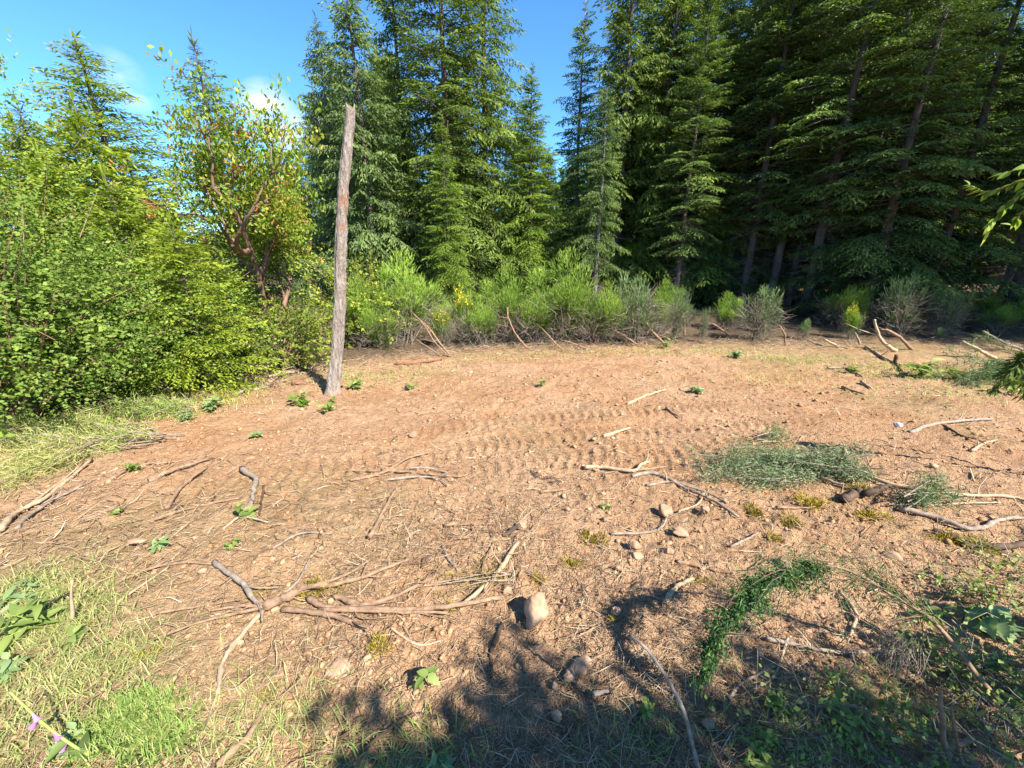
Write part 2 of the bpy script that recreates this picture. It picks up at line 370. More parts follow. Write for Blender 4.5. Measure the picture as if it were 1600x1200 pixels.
# ------------------------------------------------------------------ the ground
def build_ground():
    fr = np.linspace(-1.12, 1.12, 530); bk = np.linspace(1.12, 2*math.pi-1.12, 90)[1:-1]
    ang = np.concatenate([fr, bk]); na = len(ang)
    r = np.concatenate([np.geomspace(.3, 13, 460), np.geomspace(13.3, 500, 60)]); nr = len(r)
    RR, AA = np.meshgrid(r, ang, indexing='ij'); x = RR*np.sin(AA); y = RR*np.cos(AA)
    x = x.ravel(); y = y.ravel(); z = hfine(x, y)
    far = sst(np.hypot(x, y), 25, 60); z = z*(1-far) + base(x, y)*far
    V = np.vstack([np.stack([x, y, z], 1), [[0, 0, hc1(0, 0)]]])
    i = np.arange(nr-1)[:, None]*na; j = np.arange(na)[None]; k = (j+1) % na
    Fq = np.stack([i+j, i+na+j, i+na+k, i+k], -1).reshape(-1, 4)
    mb = MB(); mb.add(V, Fq); c = nr*na; jj = np.arange(na)
    mb.f.append(np.stack([np.full(na, c), jj, (jj+1) % na], 1)); mb.t.append(np.full(na, .5))
    o = mb.obj('ground', M['soil'], smooth=True); tag(o, kind='structure')
    vx, vy = V[:, 0], V[:, 1]; cl, near = zones(vx, vy)
    leftg = sst(-vx-.55*vy+.25*vn(vx*2, vy*2, 90), .55, 1.5)*(1-sst(vy, 1.9, 2.8))
    lm = (1-sst(vy-edge_y(vx), -.9, -.1))
    farright = sst(vx, 3.5, 5)*sst(vy, 7.0, 8.2)
    g = np.clip(leftg*.6 + (1-lm)*.35 + farright*.35 + .35*sst(fbm(vx*.8, vy*.8, 93, 3), .15, .4), 0, 1)*cl
    for nme, val in (('green', g), ('duff', 1-cl), ('litter', np.clip(.25+.75*near, 0, 1))):
        a = o.data.attributes.new(nme, 'FLOAT', 'POINT'); a.data.foreach_set('value', val.astype(np.float32))
    return o
build_ground()

# ------------------------------------------------------------------ conifers
def bough_proto(seed, B, latl=.42, droop=.30, hang=.0, tw=.19, wd=.056, gap=.094):
    """a bough of length B (metres): side shoots both ways, every shoot set with needle sprays; returned per unit length"""
    g = R(seed); P = []; D = []; L = []; n = max(6, int(B*.85/(gap*1.15)))
    ts = np.linspace(.14, .97, n)
    def axis(t): return np.array((t, .05*math.sin(t*4+seed), -droop*t*t*.6+.06*math.sin(t*3)))
    for t in ts:
        p0 = axis(t); ta = unit(axis(t+.02)-p0)
        P.append(p0); D.append(unit(ta+g.randn(3)*.25)); L.append(tw/B*g.uniform(.8, 1.2))
        for s in (-1, 1):
            l = (latl*(1-t)**.7*min(1, t*4)+.10/B)*g.uniform(.55, 1.3); a = math.radians(g.uniform(38, 70))
            d = unit(ta*math.cos(a)+np.array((0, s*math.sin(a), 0))+np.array((0, 0, -hang*.5+g.uniform(-.15, .12))))
            k = max(1, int(round(l*B/gap)))
            for q in range(k):
                f = (q+.5)/k*l; pp = p0+d*f+np.array((0, 0, -hang*f*f*1.8-.3*f*f)); sg = 1 if q % 2 else -1
                b = math.radians(g.uniform(10, 50))*sg; dd = np.array((d[0]*math.cos(b)-d[1]*math.sin(b), d[0]*math.sin(b)+d[1]*math.cos(b), d[2]-hang*g.uniform(.2, 1.3)+g.uniform(-.4, .15)))
                P.append(pp); D.append(unit(dd)); L.append(tw/B*g.uniform(.6, 1.25)*(1.1-.3*q/k))
    P = np.array(P); D = np.array(D); L = np.array(L)
    S = unit(np.cross(D, unit(np.array((0, 0, 1.))+g.randn(len(P), 3)*.6)))
    return P, D, S, L, wd/B*g.uniform(.7, 1.3, len(P))
CLS = (.5, 1.0, 1.8, 2.8, 3.8)
PRO = {k: [[bough_proto(sd+7*c+q, B, *a) for q in range(4)] for c, B in enumerate(CLS)] for k, sd, a in (('fir', 0, (.44, .13, .22)), ('hem', 50, (.36, .30, .75)), ('sparse', 90, (.38, .22, .22, .12, .036, .085)), ('fine', 130, (.44, .24, .14, .15, .046, .09)))}
def conifer(name, H, z0, Lmax, style, seed, leafm, barkm, trunk_r=None, whorl=.36, nb=5, power=.85, dead=0, up=35, low=-18, leader=.05, dens=1.0, pale=0):
    """returns (root, children): Empty with trunk, crown (and dead lower branches), built at the origin"""
    g = R(seed); cr = MB(); tk = MB(); dd = MB()
    trunk_r = trunk_r or H*.011
    zz = np.linspace(0, H, 12); wob = np.stack([.03*np.sin(zz*.5+seed), .03*np.cos(zz*.43+seed), zz], 1)
    rad = trunk_r*(1-zz/H)**.8+.008; rad[0] *= 1.35
    tube(tk, wob, rad, 9, .5, .06, g)
    z = z0
    while z < H*(1-leader*.3):
        f = (z-z0)/(H-z0); nbb = nb if f < .9 else max(3, nb-1)
        a0 = g.uniform(0, 6.28)
        for b in range(nbb):
            if g.rand() > dens: continue
            prof = (1-f)**power*(.55+.45*min(1, (f+.08)*4)) if z0 > 2 else (1-f)**power
            L = max(.16, Lmax*prof*np.clip(g.normal(.88, .26), .35, 1.45)); az = a0+b*2*math.pi/nbb+g.uniform(-.35, .35)
            el = math.radians(low+(up-low)*f**1.3+g.normal(0, 9)); P, D, S, Le, Wd = PRO[style][int(np.argmin(np.abs(np.log(np.array(CLS)/L))))][g.randint(4)]
            ca, sa, ce, se = math.cos(az), math.sin(az), math.cos(el), math.sin(el)
            Rm = np.array(((ca*ce, -sa, -ca*se), (sa*ce, ca, -sa*se), (se, 0, ce)))
            zp = z+g.uniform(-.32, .32)*whorl/.4*.8; o = np.array((np.interp(zp, zz, wob[:, 0]), np.interp(zp, zz, wob[:, 1]), zp))
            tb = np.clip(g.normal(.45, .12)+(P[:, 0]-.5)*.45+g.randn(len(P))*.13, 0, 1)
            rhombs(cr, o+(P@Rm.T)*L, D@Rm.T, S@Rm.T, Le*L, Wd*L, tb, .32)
            ax = np.array([[0, 0, 0], [.5, 0, -.05], [.9, 0, -.16]])
            tube(tk, o+(ax@Rm.T)*L, np.array((.018, .011, .004))*max(.5, L/1.6), 3, .5, cap=False)
        z += whorl*g.uniform(.75, 1.25)*(1-.45*f)
    # leader shoots
    n = 14; zl = g.uniform(H*(1-leader), H, n); dirs = unit(np.stack([g.randn(n), g.randn(n), np.abs(g.randn(n))+1.0], 1))
    P = np.stack([np.full(n, wob[-1, 0]), np.full(n, wob[-1, 1]), zl], 1); rhombs(cr, P, dirs, unit(np.cross(dirs, g.randn(n, 3))), g.uniform(.15, .35, n), .05, g.uniform(.3, .8, n))
    root = bpy.data.objects.new(name, None); C.objects.link(root)
    ch = [tk.obj('trunk', barkm, root, True), cr.obj('crown', leafm, root)]
    if dead:
        n = dead; zd = g.uniform(.6, z0+2.0, n); az = g.uniform(0, 6.28, n); L = g.uniform(.4, 1.5, n)
        P0 = np.stack([np.zeros(n), np.zeros(n), zd], 1); P1 = P0+np.stack([np.cos(az)*L, np.sin(az)*L, g.uniform(-.35, .15, n)], 1)
        sticks(dd, P0, P1, g.uniform(.006, .014, n), g.uniform(.2, .9, n), np.stack([0*az, 0*az, g.uniform(-.05, .12, n)], 1), g)
        for _ in range(2):
            k = g.randint(0, n, n*2); f = g.uniform(.3, 1, n*2)[:, None]; Q0 = P0[k]*(1-f)+P1[k]*f; az2 = g.uniform(0, 6.28, n*2); l2 = g.uniform(.15, .5, n*2)
            sticks(dd, Q0, Q0+np.stack([np.cos(az2)*l2, np.sin(az2)*l2, g.uniform(-.25, .1, n*2)], 1), np.full(n*2, .005), g.uniform(.2, .9, n*2), None, g)
        ch.append(dd.obj('dead_branches', M['dead'], root))
    root['H'] = H
    return root, ch
PT = {
 'hemA': conifer('hemlock_tree', 14, .6, 3.1, 'hem', 1, M['hem'], M['bark'], whorl=.36, nb=6, up=38, low=-14, leader=.06, dens=.88, power=.75),
 'hemB': conifer('hemlock_tree', 9, .4, 2.9, 'sparse', 2, M['hem'], M['bark'], whorl=.27, nb=6, up=28, low=-4, leader=.07, dens=.95, power=.95),
 'hemC': conifer('hemlock_tree', 9, .4, 3.3, 'sparse', 12, M['young'], M['bark'], whorl=.20, nb=6, up=34, low=-6, leader=.10, dens=.95, power=.9),
 'firA': conifer('fir_tree', 16, 1.2, 3.3, 'fir', 3, M['fir'], M['bark'], whorl=.42, nb=6, dens=.93, power=.65),
 'firB': conifer('fir_tree', 16, 1.8, 2.8, 'hem', 4, M['fir'], M['bark'], whorl=.41, nb=6, dens=.93, power=.62, dead=60),
 'firC': conifer('fir_tree', 14, 1.0, 2.8, 'fir', 5, M['mid'], M['bark'], whorl=.36, nb=6, dens=.94, power=.75),
 'firN': conifer('fir_tree', 14, 1.6, 2.3, 'fir', 6, M['fir'], M['birch'], whorl=.38, nb=6, dens=.92, power=.7, dead=60),
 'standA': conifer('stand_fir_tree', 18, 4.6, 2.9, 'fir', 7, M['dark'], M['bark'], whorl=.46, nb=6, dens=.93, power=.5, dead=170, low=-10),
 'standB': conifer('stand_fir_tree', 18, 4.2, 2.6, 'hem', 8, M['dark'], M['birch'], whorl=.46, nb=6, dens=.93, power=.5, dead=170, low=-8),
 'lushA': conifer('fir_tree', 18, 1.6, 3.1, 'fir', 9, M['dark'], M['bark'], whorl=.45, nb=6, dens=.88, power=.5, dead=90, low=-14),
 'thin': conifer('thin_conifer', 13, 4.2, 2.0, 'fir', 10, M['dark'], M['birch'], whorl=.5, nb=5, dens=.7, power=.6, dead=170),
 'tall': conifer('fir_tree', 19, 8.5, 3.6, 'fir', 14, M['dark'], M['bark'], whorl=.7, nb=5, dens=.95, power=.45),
 'sapl': conifer('young_fir_tree', 5, .15, 2.2, 'fine', 11, M['young'], M['bark'], whorl=.24, nb=6, up=40, low=-8, leader=.1, power=.75),
}
used = set()
def place(proto, x, y, H, name, label, cat='tree', group=None, rz=None, wide=1.0, lean=(0, 0)):
    root, ch = PT[proto]
    if proto in used: o = copy_tree(root, ch)
    else: o = root; used.add(proto)
    s = H/root['H']; o.scale = (s*wide, s*wide, s); o.location = (x, y, float(base(x, y))-.05)
    o.rotation_euler = (lean[0], lean[1], random.uniform(0, 6.28) if rz is None else rz); o.name = name
    return tag(o, label, cat, group)
random.seed(4)
def tree_px(proto, px, py, Y, name, label, group=None, wide=1.0, lean=(0, 0)):
    p = atY(px, py, Y); b = float(base(p[0], Y))
    return place(proto, p[0], Y, p[2]-b, name, label, group=group, wide=wide, lean=lean)

# left side
rgx = random.Random(21)
tree_px('hemC', 112, 45, 9.2, 'hemlock_tree', 'yellow green hemlock with a thin bare topped leader at the far left', wide=1.45)
tree_px('hemB', 22, 150, 8.2, 'hemlock_tree', 'short hemlock cut by the left edge of the photo, beside the taller leader', wide=1.4)
tree_px('hemB', 300, 48, 11.5, 'hemlock_tree', 'sparse blue green hemlock standing alone against sky behind the madrone', wide=1.15)
tree_px('hemC', 195, 235, 10.5, 'hemlock_tree', 'small hemlock between the two tall sparse leaders on the left')
tree_px('sapl', 262, 335, 5.6, 'young_fir_tree', 'bright yellow green young fir with layered boughs in front of the madrone', wide=1.0)
tree_px('sapl', 60, 230, 7.2, 'young_fir_tree', 'yellow green young fir rising out of the bushes at the left edge', wide=1.1)
tree_px('sapl', 108, 150, 8.0, 'young_fir_tree', 'dense yellow green young conifer below the bare topped hemlock at the far left', wide=.95)
tree_px('sapl', 15, 185, 7.6, 'young_fir_tree', 'dense young conifer touching the left edge of the photo', wide=.9)
tree_px('sapl', 160, 265, 6.1, 'young_fir_tree', 'yellow green young fir between the left edge shrubs and the layered young fir', wide=.95)
tree_px('sapl', 345, 395, 7.2, 'young_fir_tree', 'small yellow green fir low in front of the madrone trunk', wide=1.05)
# centre stand
tree_px('hemA', 538, -60, 15.5, 'hemlock_tree', 'drooping blue green hemlock directly behind the grey dead snag', wide=1.15)
tree_px('hemA', 492, 20, 17.5, 'hemlock_tree', 'hemlock forming the left edge of the central stand, against the small cloud', wide=1.0)
tree_px('firB', 605, -110, 18.5, 'fir_tree', 'tall fir just right of the snag, behind the drooping hemlock', wide=1.0)
tree_px('firA', 676, -260, 16.5, 'fir_tree', 'largest full fir of the central stand with hanging boughs', wide=1.05)
tree_px('firB', 750, -190, 18.0, 'fir_tree', 'tall fir whose right side borders the central gap of sky', wide=1.05)
tree_px('firC', 690, 175, 13.4, 'fir_tree', 'light green fir with low layered boughs standing in front of the central stand', wide=.9)
tree_px('firC', 832, 95, 17.0, 'fir_tree', 'shorter bright green fir below the central gap of sky', wide=1.0)
tree_px('firN', 915, -5, 21.0, 'fir_tree', 'slender pointed fir standing alone in the central gap of sky', wide=.9)
tree_px('firB', 1000, -130, 17.5, 'fir_tree', 'open fir with pale trunk showing, first right of the sky gap', wide=1.25)
tree_px('firA', 1072, -220, 19.0, 'fir_tree', 'sunlit topped fir second right of the sky gap', wide=.95)
tree_px('firC', 1040, 20, 18.2, 'fir_tree', 'bright tipped fir squeezed between the two tall firs right of the sky gap', wide=.85)
tree_px('firA', 1160, -280, 18.0, 'fir_tree', 'tall fir with sunlit right side, left of the small corner of sky', wide=1.0)
tree_px('firC', 1205, -100, 20.0, 'fir_tree', 'yellow green sunlit fir bordering the small corner of sky at the top', wide=.9)
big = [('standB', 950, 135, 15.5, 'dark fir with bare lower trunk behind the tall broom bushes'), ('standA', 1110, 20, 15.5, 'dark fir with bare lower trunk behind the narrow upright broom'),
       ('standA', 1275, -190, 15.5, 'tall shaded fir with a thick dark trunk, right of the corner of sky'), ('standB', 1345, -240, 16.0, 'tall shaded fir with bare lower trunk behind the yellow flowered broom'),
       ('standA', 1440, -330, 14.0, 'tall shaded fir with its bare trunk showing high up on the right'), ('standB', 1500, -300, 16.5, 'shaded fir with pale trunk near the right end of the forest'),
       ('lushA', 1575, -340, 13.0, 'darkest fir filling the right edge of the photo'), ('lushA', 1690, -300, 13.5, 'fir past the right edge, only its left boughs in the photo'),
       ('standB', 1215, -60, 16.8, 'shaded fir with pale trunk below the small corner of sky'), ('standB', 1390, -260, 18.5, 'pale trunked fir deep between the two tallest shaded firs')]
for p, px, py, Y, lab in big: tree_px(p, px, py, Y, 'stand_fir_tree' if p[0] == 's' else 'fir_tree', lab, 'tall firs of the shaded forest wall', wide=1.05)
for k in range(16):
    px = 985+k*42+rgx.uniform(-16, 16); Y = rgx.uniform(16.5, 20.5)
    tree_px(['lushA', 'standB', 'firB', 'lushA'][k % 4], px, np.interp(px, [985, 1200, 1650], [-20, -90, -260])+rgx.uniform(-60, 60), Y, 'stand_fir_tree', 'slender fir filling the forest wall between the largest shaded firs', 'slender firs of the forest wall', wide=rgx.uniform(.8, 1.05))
# rows behind
rg = random.Random(11)
for k in range(84):
    Y = rg.uniform(19.5, 38); px = rg.uniform(430, 1780)
    if 845 < px < 950: py = rg.uniform(215, 300)
    elif px < 480: py = rg.uniform(210, 300)
    else:
        lim = np.interp(px, [480, 600, 800, 845, 950, 1150, 1250, 1780], [120, 40, 90, 200, 160, 40, -60, -120])
        py = lim+rg.uniform(0, 110)
    if px > 1000 and Y < 30: pr = rg.choice(['standA', 'standB', 'thin', 'thin'])
    else: pr = rg.choice(['standB', 'thin', 'firN', 'firB'])
    if px > 1240: py = max(py, 20)
    tree_px(pr, px, py, Y, 'background_fir', 'slender fir in the deeper rows behind the front trees of the forest', 'firs in the deeper rows of the forest', wide=rg.uniform(1.15, 1.5))
# the far side of the wood: one mass of foliage
def far_wood():
    g = R(77); mb = MB(); n = 26000
    a = g.uniform(-.62, 1.35, n); r = g.uniform(40, 58, n); x = r*np.sin(a); y = r*np.cos(a)
    top = np.interp(a, [-.62, -.32, -.25, 1.35], [2.6, 3.2, 7.5, 11])*(.75+.5*(vn(a*40, r*.1, 5)+.5)); z = base(x, y)+top*g.rand(n)**.8
    P = np.stack([x, y, z], 1); D = unit(g.randn(n, 3)+np.array((0, 0, -.3))); rhombs(mb, P, D, unit(np.cross(D, g.randn(n, 3))), g.uniform(.5, 1.3, n), g.uniform(.25, .6, n), np.clip(g.normal(.4, .2, n), 0, 1))
    tag(mb.obj('distant_wood', M['dark']), 'far dark wood closing the gaps between the trunks', 'wood', kind='stuff')
far_wood()
# the forest goes on past the right edge and shades what the photo shows
for k, (x, y, H) in enumerate([(20.5, 10.2, 15), (23.5, 13, 15), (26, 10, 17), (27, 15.5, 17), (16.9, 11.2, 12), (15.4, 12.8, 12)]):
    place(['lushA', 'lushA', 'standA'][k % 3], x, y, H, 'fir_tree', 'tall fir of the forest wall running on past the right edge', group='firs past the right edge of the photo', wide=1.1)
for k, (x, y, H) in enumerate([(19.6, 3.6, 19), (21.5, 5.2, 19)]):
    place('tall', x, y, H, 'fir_tree', 'tall bare stemmed fir out of the frame to the right of the clearing', group='firs past the right edge of the photo', wide=1.1)
for p, (root, ch) in PT.items():
    if p not in used:
        for c in ch: bpy.data.objects.remove(c)
        bpy.data.objects.remove(root)

# ------------------------------------------------------------------ leafy shrubs and broadleaf trees
def foliage(g, mb, cen, rad, ntw, twl, nleaf, LL, LW, up=.35, flat=.6, lowcut=-9., shell=.45, tmean=.5, cl=None):
    """leafy twigs spread through an ellipsoid, pointing outwards; returns twig roots and tips"""
    u = unit(g.randn(ntw, 3)); rr = g.rand(ntw)**shell
    lump = 1+.22*np.sin(u[:, 0]*5+cen[0])*np.sin(u[:, 1]*4+1)+.18*np.sin(u[:, 2]*6+u[:, 0]*3)
    P = np.array(cen)+u*np.array(rad)*(rr*lump)[:, None]; keep = P[:, 2] > lowcut; P = P[keep]; u = u[keep]; n = len(P)
    D = unit(u+np.array((0, 0, up))+g.randn(n, 3)*.45); l = twl*g.uniform(.6, 1.3, n)
    tt = np.linspace(.08, 1, nleaf); base_t = np.clip(tmean+g.randn(n)*.16+(rr[keep]-.8)*.4, 0, 1)
    Q = P[:, None]+D[:, None]*(tt[None]*l[:, None])[..., None]; Q = Q+np.array((0, 0, -1.))*(tt[None, :, None]**2)*l[:, None, None]*.22
    sgn = np.where(np.arange(nleaf) % 2, 1, -1)[None, :, None]
    sd = unit(np.cross(D, np.array((0, 0, 1.))+g.randn(n, 3)*.3))[:, None]*sgn
    LD = unit(D[:, None]*.6+sd+g.randn(n, nleaf, 3)*.45).reshape(-1, 3)
    Nn = unit(np.array((0, 0, 1.))*flat+np.repeat(u, nleaf, 0)*.45+g.randn(n*nleaf, 3)*.45)
    S = side_of(LD, Nn); tb = np.clip(np.repeat(base_t, nleaf)+g.randn(n*nleaf)*.17, 0, 1); sc = g.uniform(.6, 1.25, n*nleaf)
    rhombs(mb, Q.reshape(-1, 3), LD, S, LL*sc, LW*sc, tb)
    return P, P+D*l[:, None]
def stems_to(g, mb, b, targets, r0=.02, sides=4, tint=.5):
    for t in targets:
        m = b*.45+t*.55+np.array((0, 0, .12*np.linalg.norm(t-b)))+g.randn(3)*.05
        tube(mb, crom([b+g.randn(3)*np.array((.06, .06, 0)), m, t], 4), np.linspace(r0, .004, 9), sides, tint, cap=False)
def shrub(name, label, px, py, w, h, seed, leafm, ntw, twl=.42, nleaf=13, LL=.075, LW=.045, d=None, group=None, cat='shrub', Y=None):
    g = R(seed); p = ground(px, py) if Y is None else np.append(atY(px, py, Y)[:2], 0); z = hc1(p[0], p[1])
    root = thing(name, label, cat, (p[0], p[1], z), group); mb = MB(); st = MB()
    d = d or w
    P, T = foliage(g, mb, (0, 0, h*.48), (w*.5, d*.5, h*.5), ntw, twl, nleaf, LL, LW, lowcut=.02)
    stems_to(g, st, np.zeros(3), P[g.choice(len(P), 26)], .018)
    k = g.choice(len(P), min(len(P), 160)); sticks(st, P[k]-(T[k]-P[k])*.4, T[k], np.full(len(k), .005), .4, None, g)
    st.obj('stems', M['stick'], root); mb.obj('foliage', leafm, root); return root
shrub('leafy_shrub', 'big light green leafy shrub filling the lower left edge', 40, 668, 3.4, 2.9, 101, M['bush'], 3000, LL=.040, LW=.026, d=2.6)
shrub('leafy_shrub', 'rounded green leafy shrub to the right of the big left edge shrub', 175, 618, 2.6, 1.9, 102, M['bush'], 1900, LL=.040, LW=.025)
shrub('leafy_shrub', 'low dense leafy shrub touching the brush pile left of the snag', 310, 588, 2.6, 1.5, 103, M['bush'], 1000, LL=.048, LW=.032)
shrub('leafy_shrub', 'low leafy shrub with small bright leaves just left of the snag', 440, 572, 2.0, 1.0, 104, M['ybush'], 330, LL=.065, LW=.042)
shrub('leafy_shrub', 'tall yellow green shrub behind the big left edge shrub', 95, 600, 4.0, 4.3, 105, M['ybush'], 2500, LL=.058, LW=.030, Y=6.9)
shrub('leafy_shrub', 'tall yellow green shrub between the left hemlocks and the young fir', 225, 560, 3.0, 3.5, 106, M['ybush'], 1600, LL=.058, LW=.030, Y=8.6)
shrub('leafy_shrub', 'leafy shrub outside the left edge of the clearing, nearest the camera', -110, 700, 2.4, 2.4, 107, M['bush'], 500, LL=.08, LW=.052)
shrub('leafy_shrub', 'dark green low shrub in the hollow under the madrone', 395, 560, 2.2, 1.3, 108, M['bush'], 380, Y=8.8)
shrub('leafy_shrub', 'yellow green leafy shrub directly behind the middle of the snag', 560, 540, 1.8, 1.9, 109, M['ybush'], 360, Y=9.6)

def madrone(px, py, label, Y):
    g = R(201); p = atY(px, py, Y); x, y = p[0], Y; z = hc1(x, y); s = 1.03*Y/8.5
    root = thing('madrone_tree', label, 'tree', (x, y, z)); tk = MB(); lf = MB(); tips = []
    def br(p, d, l, r, lev):
        n = 4; pts = [p]
        for i in range(n): d = unit(d+g.randn(3)*.22+np.array((0, 0, .10))); pts.append(pts[-1]+d*l/n)
        pts = np.array(pts); tube(tk, crom(pts, 3), np.linspace(r, r*.55, 13), 7 if lev < 2 else 4, .5, .05, g, cap=False)
        if lev == 3: tips.append((pts[-1], d)); tips.append((pts[2], d)); return
        for k in range(3 if lev else 4):
            a = unit(d*.9+g.randn(3)*.7+np.array((0, 0, .25))); br(pts[-1] if k < 2 else pts[g.randint(2, n)], a, l*g.uniform(.52, .72), r*.55, lev+1)
    br(np.zeros(3), unit(np.array((-.16, 0, 1.))), 2.3*s, .10*s, 0)
    br(np.zeros(3), unit(np.array((.18, .1, 1.))), 1.9*s, .08*s, 0)
    for q, d in tips:
        for c in range(9):
            o = q+g.randn(3)*.27*s; n = 16; dd = unit(d+g.randn(n, 3)*.85+np.array((0, 0, .2))); Nn = unit(g.randn(n, 3)*.5+np.array((0, 0, 1.)))
            tb = np.clip(g.normal(.45, .12)+g.randn(n)*.16+(.36 if g.rand() < .15 else 0), 0, 1)
            rhombs(lf, o+g.randn(n, 3)*.07*s, dd, side_of(dd, Nn), g.uniform(.065, .11, n)*s, g.uniform(.036, .055, n)*s, tb, .55)
    tk.obj('trunk', M['madbark'], root, True); lf.obj('crown', M['mad'], root); root.rotation_euler = (0, 0, .9); root.scale = (.82, .82, .95); return root
madrone(418, 520, 'madrone tree with loose yellow green and reddish leaves left of the snag', 8.3)

# ------------------------------------------------------------------ broom bushes
def broom_proto(seed, w, h, leafm, n=1500, ndead=420, flowers=0, bare=.25, wd=.013):
    g = R(seed); gr = MB(); dd = MB(); fl = MB()
    ns = 16; az = g.uniform(0, 6.28, ns); sp = g.uniform(.1, .5, ns)*w
    tips = np.stack([np.cos(az)*sp, np.sin(az)*sp, g.uniform(.55, .85, ns)*h], 1)
    for t in tips: tube(dd, crom([np.zeros(3)+g.randn(3)*np.array((.08, .08, 0)), t*np.array((.45, .45, .5))+g.randn(3)*.04, t], 4), np.linspace(.018, .006, 9), 4, g.uniform(.3, .8), cap=False)
    n = int(n*2.2); nc = 26; u = unit(g.randn(nc, 3)*np.array((1, 1, .9))+np.array((0, 0, .25)))
    cc = u*np.array((.40*w, .40*w, .36*h))*g.uniform(.35, 1.22, (nc, 1))+np.array((0, 0, .52*h)); cr_ = g.uniform(.08, .23, nc)*w; ct = g.normal(0, .10, nc)
    k = g.randint(0, nc, n); v = unit(g.randn(n, 3)+np.array((0, 0, .25))); P = cc[k]+v*np.array((.85, .85, 1.25))*(cr_[k]*g.rand(n)**.45)[:, None]; P[:, 2] = np.maximum(P[:, 2], .04)
    D = unit(v*.8+np.array((0, 0, .75))+unit(P-np.array((0, 0, .3*h)))*.5+g.randn(n, 3)*.28)
    L = g.uniform(.09, .22, n)*(h/1.8)**.5; S = unit(np.cross(D, g.randn(n, 3))); tb = np.clip(.10+.62*P[:, 2]/h+ct[k]+v[:, 2]*.12+g.randn(n)*.15, 0, 1)  # tint lightens upward on bush and clumps: sunlit tops put into the colour
    rhombs(gr, P, D, S, L, wd*g.uniform(.7, 1.4, n), tb, .3)
    P2 = P+D*(L*.45)[:, None]; D2 = unit(D+g.randn(n, 3)*.45); rhombs(gr, P2, D2, unit(np.cross(D2, g.randn(n, 3))), L*.8, wd*g.uniform(.6, 1.2, n), np.clip(tb+.08, 0, 1), .3)
    n = int(ndead*1.15); az = g.uniform(0, 6.28, n); r = g.uniform(.05, .55, n)*w; P = np.stack([np.cos(az)*r, np.sin(az)*r, g.uniform(.03, .62, n)*h], 1)
    D = unit(np.stack([np.cos(az), np.sin(az), g.uniform(-.4, 1.2, n)], 1)+g.randn(n, 3)*.5); sticks(dd, P, P+D*g.uniform(.15, .5, n)[:, None], g.uniform(.003, .007, n), g.uniform(.2, 1, n), g.randn(n, 3)*.03, g)
    root = bpy.data.objects.new('broom_bush', None); C.objects.link(root)
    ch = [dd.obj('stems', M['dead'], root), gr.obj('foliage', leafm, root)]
    if flowers:
        pc = P2[np.argmax(P2[:, 2]-np.abs(P2[:, 0]-.25)*.8)]; near_ = np.argsort(np.linalg.norm(P2-pc, axis=1))[:flowers*3]; k = g.choice(near_, flowers); dr = unit(g.randn(flowers, 3)); rhombs(fl, P2[k]+g.randn(flowers, 3)*.03, dr, unit(np.cross(dr, g.randn(flowers, 3))), .075, .06, g.rand(flowers), .5)
        ch.append(tag(fl.obj('flowers', M['flower'], root), kind='stuff'))
    root['H'] = h; return root, ch
BP = {'a': broom_proto(301, 1.7, 1.9, M['broom'], 1900), 'b': broom_proto(302, 2.0, 1.7, M['broom'], 1900, 500), 'c': broom_proto(303, 1.2, 1.8, M['broomb'], 560, 420, bare=.5),
      'd': broom_proto(304, 1.5, 1.6, M['broomb'], 1200, 420), 'f': broom_proto(305, 1.3, 1.6, M['broom'], 1000, 300, flowers=130)}
busd = set(); rb = random.Random(8)
def broom(p, px, ptop, Y, label, group=None, wide=1.0, lean=(0, 0)):
    root, ch = BP[p]
    if p in busd: o = copy_tree(root, ch)
    else: o = root; busd.add(p)
    q = atY(px, ptop, Y); z = hc1(q[0], Y); s = (q[2]-z)/root['H']
    o.location = (q[0], Y, z-.03); o.scale = (s*wide*.86, s*wide*.86, s); o.rotation_euler = (lean[0], lean[1], rb.uniform(0, 6.28)); o.name = 'broom_bush'
    return tag(o, label, 'bush', group)
